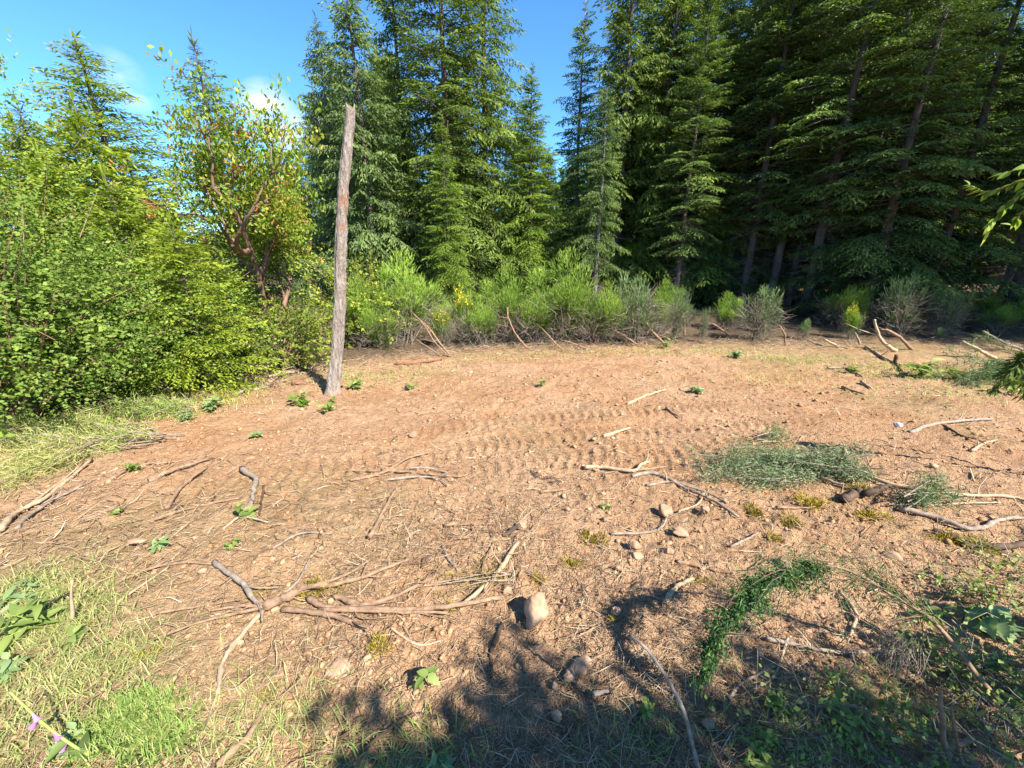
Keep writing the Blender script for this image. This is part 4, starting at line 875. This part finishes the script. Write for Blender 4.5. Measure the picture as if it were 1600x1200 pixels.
WL = [(62, 985, 100, 'tall broad leaved weeds at the left edge of the foreground', 'weed', 6, 3, .42, .32, True), (35, 930, 60, 'long leaved pale weed above the tall weeds at the left edge', 'sage', 4, 3, .7, .25, True), (110, 1010, 46, 'weed with rounded leaves right of the tall left weeds', 'weed', 3, 3, .5, .6, True),
      (648, 1085, 62, 'dark green seedling standing at the left end of the bottom shade', 'weed', 1, 4, .4, .6, True), (690, 1205, 50, 'grey green plant with large leaf tips at the bottom edge', 'sage', 3, 3, .75, .42, True), (1556, 995, 66, 'large pale leaved plant at the right edge', 'sage', 3, 3, .75, .5, True),
      (1530, 1045, 56, 'bright leafy plant below the large pale one at right', 'weed', 5, 4, .36, .65, True), (1455, 968, 46, 'small leafy plant behind the stem of the arching branch', 'weed', 3, 3, .5, .6, True), (1440, 590, 58, 'bright green leafy weed standing at the far right of the clearing', 'weed', 7, 4, .34, .42, False),
      (1490, 592, 34, 'lower leafy weed right of the bright standing one', 'weed', 5, 3, .45, .5, False), (515, 640, 30, 'weeds around the foot of the snag', 'weed', 9, 3, .4, .6, False), (555, 604, 36, 'light green weed just right of the snag', 'weed', 8, 3, .35, .5, False), (470, 630, 30, 'trailing weeds left of the snag foot', 'bush', 9, 3, .4, .6, False),
      (1088, 610, 22, 'grey green tuft at the far middle of the clearing', 'sage', 9, 3, .5, .5, False), (400, 682, 20, 'small pale green sprig alone on bare soil left of the snag', 'sage', 5, 2, .6, .6, False), (388, 806, 34, 'green leaf sprig at the foot of the thick hooked root', 'weed', 4, 2, .55, .7, True), (335, 640, 36, 'grey green sprigs below the brush pile', 'sage', 9, 3, .4, .6, False),
      (250, 858, 30, 'flattened pale leaves lying in the left foreground', 'sage', 6, 3, .6, .35, False), (185, 800, 24, 'pale leaves beside the short tan stick at left', 'weed', 4, 2, .6, .7, False), (366, 862, 22, 'small leafy sprig below the curved twig at left', 'weed', 4, 2, .5, .7, False), (945, 792, 18, 'tiny bright sprig left of the long arching branch', 'weed', 4, 2, .6, .6, False),
      (1210, 1110, 44, 'green weed in the shade under the arching branch', 'weed', 5, 3, .45, .6, True), (1180, 1200, 50, 'lobed green weed at the bottom right', 'weed', 5, 3, .45, .6, True), (1320, 1150, 62, 'leafy weeds in the bottom right shade', 'weed', 6, 4, .3, .6, True), (1010, 1120, 34, 'dark weed in the middle of the bottom shade', 'weed', 4, 3, .5, .5, False),
      (640, 605, 26, 'thin weed right of the snag on the bare soil', 'weed', 7, 3, .3, .5, False), (845, 608, 22, 'small weed at the far middle left of the grey tuft', 'weed', 4, 2, .5, .5, False), (1150, 560, 20, 'low weed at the far edge under the sunlit broom', 'sage', 7, 3, .5, .5, False), (1040, 545, 22, 'yellow green weed at the far edge under the grey broom', 'weed', 9, 3, .4, .5, False),
      (290, 660, 22, 'low silver weeds at the left margin of the clearing', 'sage', 8, 3, .5, .5, False), (20, 1060, 40, 'low leafy weed at the bottom left edge', 'sage', 5, 3, .6, .5, True), (210, 735, 26, 'green weed at the left margin by the brown root', 'weed', 7, 3, .4, .5, False), (1580, 620, 30, 'leafy weed at the right edge of the clearing', 'weed', 6, 3, .4, .4, False),
      (120, 1180, 44, 'leafy weed beside the foxglove stalk at the bottom left', 'sage', 5, 3, .5, .55, True), (1330, 580, 22, 'low weeds left of the bright standing weed', 'weed', 8, 3, .4, .5, False)]
for k, (px, py, h, lab, m, ns, pr, ll, lw, sg) in enumerate(WL): weed(px, py, h, lab, 500+k, m, ns, pr, ll, lw, single=sg)

# foxglove stalk at the bottom left
def foxglove():
    b = ground(160, 1200); root = thing('foxglove_stalk', 'green foxglove stalk with a few pink bells leaning at the bottom left', 'foxglove', (b[0], b[1], hc1(b[0], b[1]))); o = np.array(root.location)
    P = np.array([atY(160, 1202, b[1]), atY(82, 1142, b[1]+.02), atY(16, 1082, b[1]+.03)])-o; P[0, 2] = .0; Q = crom(P, 6); st = MB(); tube(st, Q, np.linspace(.0052, .003, len(Q)), 6); st.obj('stalk', M['greenstem'], root, True)
    g = R(3)
    for i, f in enumerate((2, 4, 6, 8, 9)):
        q = Q[f]; d = unit(np.array((-.6 if i % 2 else .5, -.2, -.75)))
        mb = MB(); a = np.linspace(0, 2*math.pi, 8, endpoint=False); A = unit(np.cross(d, (0, 1, .2))); B = np.cross(d, A); n = 4; V = []
        for k in range(n):
            t = k/(n-1); r = (.003+.006*t)*(1.0 if k < 3 else 1.25); V.append(q+d*(.006+.030*t)+r*(np.cos(a)[:, None]*A+np.sin(a)[:, None]*B))
        V = np.vstack(V); ii = np.arange(n-1)[:, None]*8; j = np.arange(8)[None]; kk = (j+1) % 8; mb.add(V, np.stack([ii+j, ii+kk, ii+8+kk, ii+8+j], -1).reshape(-1, 4), g.rand()); mb.obj('bell', M['pink'], root, True)
    lf = MB()
    for k in range(4): leaf_mesh(lf, Q[1+k], unit(g.randn(3)*np.array((1, 1, .3))), np.array((0, 0, 1.)), .07, .03, .3, g.rand())
    lf.obj('leaves', M['weed'], root)
foxglove()

# ------------------------------------------------------------------ cut broom and moss
def spray_along(g, mb, Q, per, L, Wd, spread=.6, up=.0, tm=.5, rad=.02):
    n = len(Q)*per; k = g.randint(0, len(Q)-1, n); f = g.rand(n)[:, None]; P = Q[k]*(1-f)+Q[k+1]*f+g.randn(n, 3)*rad
    D = unit(unit(Q[k+1]-Q[k])+g.randn(n, 3)*spread+np.array((0, 0, up))); S = unit(np.cross(D, g.randn(n, 3)))
    rhombs(mb, P, D, S, L*g.uniform(.5, 1.3, n), Wd*g.uniform(.7, 1.3, n), np.clip(tm+g.randn(n)*.2, 0, 1), .35)
def arching_broom():
    g = R(61); b = ground(1600, 1131); Y = b[1]; o = np.array((b[0], Y, hc1(b[0], Y)))
    root = thing('broom_branch', 'arching cut broom branch hanging its green tip over the bottom right shade', 'branch', o)
    # the stem rises from the right edge, arches over and hangs down towards the camera side
    px = [(1640, 1160, .0), (1600, 1131, .02), (1539, 1070, .08), (1492, 1009, .16), (1448, 962, .22), (1397, 932, .26), (1347, 901, .28), (1296, 884, .28), (1240, 893, .24), (1188, 915, .18), (1144, 962, .12), (1111, 1016, .07), (1090, 1085, .04)]
    Q = np.array([atY(a, c, Y+d) for a, c, d in px])-o; st = MB(); gr = MB(); Qs = crom(Q, 5); n = len(Qs)
    tube(st, Qs, np.interp(np.linspace(0, 1, n), [0, .4, .7, 1], [.013, .009, .004, .002])*.8, 6); sub = []
    for k in range(44):
        i = g.randint(int(n*.30), int(n*.82)); l = g.uniform(.10, .34); d = unit(Qs[min(i+3, n-1)]-Qs[i]); e = Qs[i]+d*l+g.randn(3)*np.array((.07, .07, .05)); c = crom([Qs[i], (Qs[i]+e)/2+g.randn(3)*.02+np.array((0, 0, .02)), e+np.array((0, 0, -.05))], 4)
        tube(st, c, np.linspace(.0022, .0009, len(c)), 3, cap=False); sub.append(c); spray_along(g, gr, c, 4, .035, .0035, .5)
    tip = Qs[int(n*.66):]
    for k in range(135):
        i = g.randint(int(n*.60), n-2); l = g.uniform(.02, .135)*(1.1-.5*i/n); d = unit(unit(Qs[i+1]-Qs[i])*.6+np.array((0, 0, -.55))+g.randn(3)*np.array((.75, .75, .45))); e = Qs[i]+d*l
        c = crom([Qs[i], (Qs[i]+e)/2+g.randn(3)*.006+np.array((0, 0, .008)), e], 3); tube(st, c, np.linspace(.0014, .0006, len(c)), 3, cap=False); spray_along(g, gr, c, int(g.uniform(5, 14)), .018, .0055, 1.1, -.1, g.uniform(.2, .8), .008)
    spray_along(g, gr, tip, 26, .020, .006, 1.0, tm=.4, rad=.008)
    st.obj('stem', M['stick'], root, True); gr.obj('foliage', M['broomd'], root)
    dd = MB()      # the dry tuft hanging below the arch
    c0 = atY(1405, 1000, Y+.2)-o; m = 110; P0 = c0+g.randn(m, 3)*np.array((.03, .03, .02)); P1 = P0+np.stack([g.randn(m)*.035, g.randn(m)*.035, -g.uniform(.05, .2, m)], 1); sticks(dd, P0, P1, np.full(m, .0013), g.uniform(.4, 1, m), g.randn(m, 3)*.01, g); dd.obj('dry_tuft', M['dead'], root)
arching_broom()
def cut_broom(cpx, label, seed, per=26, L=.06, Wd=.007, m='broomb', stems=10, width=.16, hgt=.10, tm=.5):
    g = R(seed); ps = [ground(*c) for c in cpx]; o = np.array((*ps[0][:2], hc1(*ps[0][:2]))); root = thing('cut_broom', label, 'cut broom', o); st = MB(); gr = MB()
    A = np.array([(p[0], p[1], hc1(p[0], p[1])+.02) for p in ps])-o
    for s in range(stems):
        off = g.randn(len(A), 3)*np.array((width, width, 0))*np.linspace(.4, 1, len(A))[:, None]; Q = crom(A+off+np.array((0, 0, 1.))*np.abs(g.randn(len(A), 1))*hgt*.7, 5); tube(st, Q, np.linspace(.006, .002, len(Q)), 4, cap=False); spray_along(g, gr, Q[2:], per, L, Wd, .75, .15, tm, .035)
    st.obj('stems', M['grey'], root); gr.obj('foliage', M[m], root)
cut_broom([(1330, 752), (1270, 742), (1200, 738), (1135, 752)], 'cut grey green broom lying in front of the mossy root', 62, 34, .050, .006, 'greybroom', stems=24, width=.20, hgt=.11)
cut_broom([(1400, 805), (1440, 800), (1470, 790)], 'small cut broom sprig between the two long branches at right', 63, 20, .06, .006, stems=6, width=.06)
cut_broom([(1180, 700), (1205, 690), (1215, 680)], 'tiny grey green sprig on the tracks above the cut broom', 64, 16, .05, .006, stems=4, width=.05)
cut_broom([(250, 690), (180, 690), (90, 680), (20, 690)], 'flattened pale green broom along the left margin', 65, 16, .11, .005, 'grass', stems=20, width=.25, hgt=.14, tm=.72)
cut_broom([(150, 700), (90, 725), (10, 745)], 'heap of cut broom with dry stems at the left edge', 66, 14, .11, .005, 'grass', stems=24, width=.2, hgt=.13, tm=.85)
cut_broom([(300, 650), (240, 655), (180, 650)], 'green cut broom below the split log', 67, 18, .10, .006, 'grass', stems=14, width=.2, hgt=.10, tm=.6)
cut_broom([(1600, 600), (1560, 590), (1500, 600)], 'pile of cut broom at the right edge of the clearing', 68, 30, .12, .010, 'broomb', stems=12, width=.3, hgt=.25)
cut_broom([(440, 572), (410, 575), (370, 580)], 'grey brushy top of the brush pile left of the snag', 69, 30, .12, .010, 'broomb', stems=12, width=.25, hgt=.3)
cut_broom([(800, 905), (770, 912), (700, 920)], 'dry wisp of broom behind the big round stone', 70, 5, .05, .004, 'moss', stems=4, width=.05, hgt=.03)
# conifer sprig at the right edge
def right_sprig():
    Y = 2.9; o = atY(1610, 560, Y); b = np.array((o[0]+.5, Y+.1, hc1(o[0]+.5, Y+.1))); root = thing('fir_sapling', 'dark fir sapling bough reaching in from the right edge', 'sapling', b); st = MB(); gr = MB(); g = R(71)
    for e in [(1548, 612), (1565, 585), (1580, 600), (1590, 575), (1600, 620)]:
        Q = crom(np.array([np.zeros(3), o-b+g.randn(3)*.03, atY(*e, Y)-b]), 6); tube(st, Q, np.linspace(.012, .003, len(Q)), 5); spray_along(g, gr, Q[6:], 26, .07, .012, .7, -.1, .3, .01)
    tube(st, [np.zeros(3), np.array((0, 0, 1.2))], [.02, .005], 6); st.obj('stem', M['stick'], root); gr.obj('foliage', M['fir'], root)
right_sprig()
def moss(px, py, wpx, label, seed, m='moss'):
    g = R(seed); p = ground(px, py); r = wpx*depth(p)/F*.5; mb = MB(); n = int(420); u = unit(g.randn(n, 3)); u[:, 2] = np.abs(u[:, 2])
    P = u*np.array((1, .8, .5))*r*(g.rand(n)**.4)[:, None]*(1+.4*np.sin(u[:, 0]*4+seed))[:, None]; D = unit(u+g.randn(n, 3)*.6+np.array((0, 0, .3))); rhombs(mb, P, D, unit(np.cross(D, g.randn(n, 3))), r*.30*g.uniform(.5, 1.3, n), r*.07, np.clip(.5+g.randn(n)*.25, 0, 1), .4)
    o = mb.obj('moss_clump', M[m]); o.location = (p[0], p[1], h1(p[0], p[1])-.004); tag(o, label, 'moss')
for k, q in enumerate([(594, 1014, 46, 'bright yellow moss clump at the tip of the uprooted shrub'), (500, 924, 50, 'moss on the fork of the uprooted shrub'), (398, 928, 26, 'moss beside the upper left stem of the uprooted shrub'), (930, 842, 40, 'dull moss clump left of the small stones'), (915, 832, 24, 'small moss tuft left of the dull clump'), (1235, 820, 44, 'yellow moss clump under the cut broom'),
                       (1180, 800, 40, 'moss clump at the end of the long arching branch'), (1270, 792, 50, 'moss around the foot of the mossy root'), (1345, 775, 36, 'yellow moss on top of the mossy root'), (1362, 812, 44, 'moss right of the mossy root'), (1480, 846, 40, 'yellow moss on the fallen branch, left part'), (1530, 858, 50, 'yellow moss on the fallen branch, right part'),
                       (700, 948, 30, 'moss on the long stem of the uprooted shrub'), (960, 970, 24, 'moss beside the knobbly stone'), (895, 880, 34, 'brown moss in the soil above the big stone'), (1100, 912, 26, 'moss at the end of the thick bark strip'), (230, 1035, 40, 'brownish moss left of the uprooted shrub'), (420, 1090, 40, 'moss at the tip of the thick dead branch'), (1210, 845, 34, 'moss scraps below the yellow clump'), (840, 905, 30, 'brown moss just above the big stone')]):
    moss(*q, 700+k)

# ------------------------------------------------------------------ the near broadleaf tree on the right (its shade falls across the bottom of the photo)
def near_tree(x, y, label, seed, blobs, H, leafs=True):
    g = R(seed); z = hc1(x, y); root = thing('broadleaf_sapling', label, 'tree', (x, y, z)); tk = MB(); lf = MB()
    tube(tk, crom([np.zeros(3), np.array((.05, .03, H*.5)), np.array((0, .1, H))], 5), np.linspace(.045, .008, 11), 7)
    for cen, rad, n in blobs:
        P, T = foliage(g, lf, cen, rad, n, .34, 11, .085, .05, shell=.5)
        stems_to(g, tk, np.array((0, 0, max(.3, cen[2]-.6))), P[g.choice(len(P), min(14, len(P)))], .014)
    tk.obj('trunk', M['stick'], root, True); lf.obj('crown', M['bush'], root); return root
near_tree(3.86, -1.76, 'leafy sapling standing outside the frame at the right, shading the bottom right corner', 81, [((0, 0, 3.28), (.55, .40, .46), 300)], 3.7)
near_tree(2.88, -1.78, 'leafy sapling behind the camera on the right whose shade falls on the foreground', 82, [((-.05, 0, 3.2), (.5, .33, .36), 280), ((.1, -.05, 2.8), (.4, .32, .35), 160)], 3.6)
near_tree(2.38, -1.88, 'small leafy sapling behind the camera', 83, [((0, 0, 3.15), (.28, .24, .28), 120)], 3.4)
near_tree(2.85, .70, 'low leafy bush just outside the right edge of the photo', 84, [((0, 0, .55), (.36, .28, .36), 120)], .8)
def edge_twig():
    g = R(91); o = np.array((2.75, .55, hc1(2.75, .55))); Y = 1.5
    root = thing('leafy_twig', 'pale leaved overhanging twig with a hanging leaf at the right edge', 'twig', atY(1640, 270, Y)); oo = np.array(root.location); st = MB(); tw = []
    for e in [[(1640, 270), (1590, 285), (1545, 300), (1515, 290)], [(1640, 270), (1596, 300), (1565, 330), (1548, 352)], [(1640, 255), (1600, 262), (1560, 275)], [(1640, 300), (1600, 330), (1580, 352)]]:
        Q = crom(np.array([atY(a, b, Y+.05*i) for i, (a, b) in enumerate(e)])-oo, 6); tube(st, Q, np.linspace(.004, .0015, len(Q)), 4); tw.append(Q)
        for i in range(4, len(Q)):
            for s in (-1, 1):
                if g.rand() < .25: continue
                d = unit(Q[min(i+1, len(Q)-1)]-Q[i-1])+np.array((g.randn()*.6, g.randn()*.5, -.3+.5*g.randn())); mb = MB(); L = g.uniform(.02, .045)
                leaf_mesh(mb, Q[i], d, np.array((.4, -.3, 1.))+g.randn(3)*.4, L, L*.5, g.uniform(0, .4), float(g.rand())); mb.obj('leaf', M['bush'], root)
    q = atY(1545, 352, Y+.1)-oo; mb = MB(); leaf_mesh(mb, q, np.array((0, 0, -1.)), np.array((.5, -1., 0)), .075, .03, .05, .9); mb.obj('leaf', M['ybush'], root)
    st.obj('stem', M['stick'], root)
edge_twig()

# ------------------------------------------------------------------ litter, clods, grass (uncountable)
def scatter(g, n, r0=.55, r1=11, a=1.08, pw=1.0):
    u = g.rand(n); r = r0*(r1/r0)**(u**pw); th = g.uniform(-a, a, n); return r*np.sin(th), r*np.cos(th)
def litter():
    g = R(900); mb = MB()
    x, y = scatter(g, 86000, .55, 10.5, pw=.86); cl, near = zones(x, y)
    dens = np.clip(.17+.85*near*(.18+.75*sst(fbm(x*1.3, y*1.3, 95, 3), -.15, .3)) + .6*sst(y-edge_y(x), -1.6, -.1), 0, 1)*(y < edge_y(x)+.6)
    k = g.rand(len(x)) < dens; x = x[k]; y = y[k]; n = len(x); r = np.hypot(x, y)
    L = np.minimum(g.gamma(2.0, .022, n)+.014, .17)*np.clip(.7+r*.12, .8, 1.5); w = g.uniform(.0007, .0023, n)*np.clip(.6+r*.22, .8, 2.0); w = w*np.where(L > .09, 1.3, 1)
    az = g.uniform(0, 6.28, n); el = np.clip(g.randn(n)*.22, -.4, .6); z = hfine(x, y)+w+.003
    D = np.stack([np.cos(az)*np.cos(el), np.sin(az)*np.cos(el), np.abs(np.sin(el))], 1); P0 = np.stack([x, y, z], 1); P1 = P0+D*L[:, None]
    zz = hfine(P1[:, 0], P1[:, 1])+.003; P1[:, 2] = np.maximum(P1[:, 2], zz)
    sticks(mb, P0, P1, w, np.clip(g.normal(.5, .26, n), 0, 1), g.randn(n, 3)*(L*.07)[:, None], g)
    tag(mb.obj('twig_litter', M['straw']), 'dry twigs and straw bits strewn over the soil', 'litter', kind='stuff')
litter()
def edge_brush():
    g = R(903); mb = MB(); n = 9500; x = g.uniform(-6.5, 12.5, n); off = np.where(x < -3, g.uniform(-1.2, .5, n), -np.abs(g.randn(n))*.75+.35)
    y = edge_y(x)+off; k = (g.rand(n) < .25+.75*sst(fbm(x*.9, y*.9, 97, 2), -.2, .25)); x = x[k]; y = y[k]; n = len(x)
    L = np.minimum(g.gamma(2.0, .055, n)+.03, .5); w = g.uniform(.0016, .0045, n); az = g.normal(0, .8, n)+np.where(g.rand(n) < .5, math.pi, 0); el = np.abs(g.randn(n)*.22)
    P0 = np.stack([x, y, hfine(x, y)+.006+g.rand(n)**3*.08], 1); P1 = P0+np.stack([np.cos(az)*np.cos(el), np.sin(az)*np.cos(el), np.sin(el)], 1)*L[:, None]; P1[:, 2] = np.maximum(P1[:, 2], hfine(P1[:, 0], P1[:, 1])+.004)
    sticks(mb, P0, P1, w, np.clip(g.normal(.5, .26, n), 0, 1), g.randn(n, 3)*(L*.08)[:, None], g)
    tag(mb.obj('brush_litter', M['straw']), 'broken dry stems strewn along the far edge of the clearing', 'litter', kind='stuff')
edge_brush()
def clods():
    g = R(901); mb = MB(); x, y = scatter(g, 16000, .6, 10, pw=.72); m = fbm(x*1.5, y*1.5, 41, 2) + .25*g.randn(len(x)) > -.02; x = x[m]; y = y[m]; k = y < edge_y(x); x = x[k]; y = y[k]; n = len(x); r = np.hypot(x, y)
    s = np.minimum(g.gamma(1.4, .0028, n)+.002, .018)*np.clip(.75+r*.15, .8, 1.8); V0, F0 = I0; V = V0[None]*(1+.9*(g.rand(n, 12, 1)-.5))*np.stack([s*1.2, s, s*.75], 1)[:, None]
    a = g.uniform(0, 6.28, n); ca, sa = np.cos(a)[:, None], np.sin(a)[:, None]; X = V[..., 0]*ca-V[..., 1]*sa; Yy = V[..., 0]*sa+V[..., 1]*ca; z = hfine(x, y)+s*.25
    W_ = np.stack([X+x[:, None], Yy+y[:, None], V[..., 2]+z[:, None]], -1).reshape(-1, 3); Fc = (F0[None]+np.arange(n)[:, None, None]*12).reshape(-1, 3); mb.add(W_, Fc, np.repeat(np.clip(g.normal(.6, .25, n), 0, 1), 20))
    tag(mb.obj('soil_crumbs', M['clod'], None, False), 'crumbs and clods of loose red soil', 'soil', kind='stuff')
clods()
def grass_patch(name, label, cpx, spread, n, hgt, seed, m='grass', wd=.0028, tm=.45, lean=.55):
    g = R(seed); mb = MB(); P = []
    for (px, py), w in cpx:
        c = ground(px, py); k = int(n*w); P.append(np.stack([c[0]+g.randn(k)*spread[0], c[1]+g.randn(k)*spread[1]], 1))
    P = np.vstack(P); n = len(P); z = hfine(P[:, 0], P[:, 1]); B = np.column_stack([P, z]); az = g.uniform(0, 6.28, n); l = hgt*g.uniform(.4, 1.3, n)
    e1 = np.stack([np.cos(az)*lean*.4, np.sin(az)*lean*.4, np.full(n, .6)], 1)*l[:, None]; e2 = np.stack([np.cos(az)*lean*1.2, np.sin(az)*lean*1.2, .95-.5*g.rand(n)*lean*1.4], 1)*l[:, None]
    S = np.stack([-np.sin(az), np.cos(az), 0*az], 1)*(wd*g.uniform(.7, 1.4, n))[:, None]; V = np.stack([B-S, B+S, B+e1+S*.8, B+e1-S*.8, B+e2], 1).reshape(-1, 3); o = np.arange(n)[:, None]*5; tb = np.clip(g.normal(tm, .2, n), 0, 1)
    mb.add(V, o+np.array([[0, 1, 2, 3]]), tb); e = mb.n-len(V); mb.f.append(e+o+np.array([[3, 2, 4]])); mb.t.append(tb)
    tag(mb.obj(name, M[m]), label, 'grass', kind='stuff')
grass_patch('green_grass', 'bright green grass tuft at the bottom left', [((215, 1130), .4), ((250, 1165), .3), ((180, 1165), .3)], (.075, .05), 3000, .06, 911, wd=.0019, tm=.52)
grass_patch('mixed_grass', 'trampled grass and dry blades along the left foreground', [((40, 920), .2), ((90, 960), .2), ((30, 1000), .15), ((110, 1060), .15), ((40, 1150), .1), ((200, 1030), .06), ((380, 1180), .07), ((420, 1120), .07)], (.17, .10), 5200,   .055, 912, tm=.84, lean=1.3, wd=.0017)
grass_patch('margin_grass', 'green grass at the left margin under the shrubs', [((150, 660), .3), ((230, 650), .3), ((70, 690), .2), ((320, 628), .2)], (.35, .2), 3000, .08, 913, wd=.003, tm=.78, lean=1.1)
grass_patch('edge_grass', 'thin grass and weeds along the far edge of the clearing', [((560, 590), .12), ((640, 580), .1), ((760, 560), .1), ((880, 552), .1), ((1000, 550), .12), ((1120, 552), .12), ((1250, 562), .2), ((1400, 578), .25), ((1540, 592), .22), ((1480, 612), .12), ((1200, 590), .08)], (.7, .3), 3300, .06, 914, wd=.004, tm=.65, lean=1.1)
grass_patch('shade_grass', 'grass blades and weeds in the bottom right shade', [((640, 1170), .2), ((1000, 1160), .15), ((1250, 1150), .2), ((1400, 1110), .2), ((1500, 1060), .15), ((560, 1190), .1)], (.14, .08), 1300, .05, 915, tm=.55, lean=1.0, wd=.0016)

def tangle():
    g = R(917); mb = MB(); tw = MB(); P0 = []
    for (px, py), n, sp in [((1330, 1140), 60, .10), ((1480, 1040), 60, .10), ((1580, 1080), 60, .10), ((1560, 960), 40, .08), ((1200, 1170), 30, .08), ((1420, 1180), 50, .1), ((1590, 1170), 40, .08), ((1500, 930), 34, .08), ((1585, 905), 34, .09)]:
        c = ground(px, py); q = np.column_stack([c[0]+g.randn(n)*sp, c[1]+g.randn(n)*sp*.7]); P0.append(q)
    Q = np.vstack(P0); n = len(Q); B = np.column_stack([Q, hfine(Q[:, 0], Q[:, 1])]); D = unit(g.randn(n, 3)*np.array((1, 1, .3))+np.array((0, 0, .9))); l = g.uniform(.05, .25, n)
    k = 7; t = np.linspace(.35, 1, k); PP = (B[:, None]+D[:, None]*(t[None]*l[:, None])[..., None]); sg = np.where(np.arange(k) % 2, 1, -1)[None, :, None]
    sd = unit(np.cross(D, g.randn(n, 3)))[:, None]*sg; LD = unit(sd+D[:, None]*.4+g.randn(n, k, 3)*.35).reshape(-1, 3); Nn = unit(np.array((0, 0, 1.))+g.randn(n*k, 3)*.5)
    sc = g.uniform(.010, .030, n*k); rhombs(mb, PP.reshape(-1, 3), LD, side_of(LD, Nn), sc, sc*.6, np.clip(g.normal(.5, .25, n*k), 0, 1))
    tag(mb.obj('weed_tangle', M['weed']), 'tangled small leaved weeds in the bottom right corner', 'weeds', kind='stuff')
    m = 420; i = g.randint(0, n, m); A = B[i]+g.randn(m, 3)*np.array((.08, .06, 0))+np.array((0, 0, .01))+np.abs(g.randn(m, 1))*np.array((0, 0, .05)); az = g.uniform(0, 6.28, m); L = g.gamma(2.2, .05, m)+.03
    sticks(tw, A, A+np.stack([np.cos(az), np.sin(az), np.abs(g.randn(m))*.35], 1)*L[:, None], g.uniform(.001, .0028, m), np.clip(g.normal(.5, .25, m), 0, 1), g.randn(m, 3)*(L*.1)[:, None], g)
    tag(tw.obj('twig_tangle', M['dead']), 'tangled dry twigs in the bottom right corner', 'twigs', kind='stuff')
tangle()
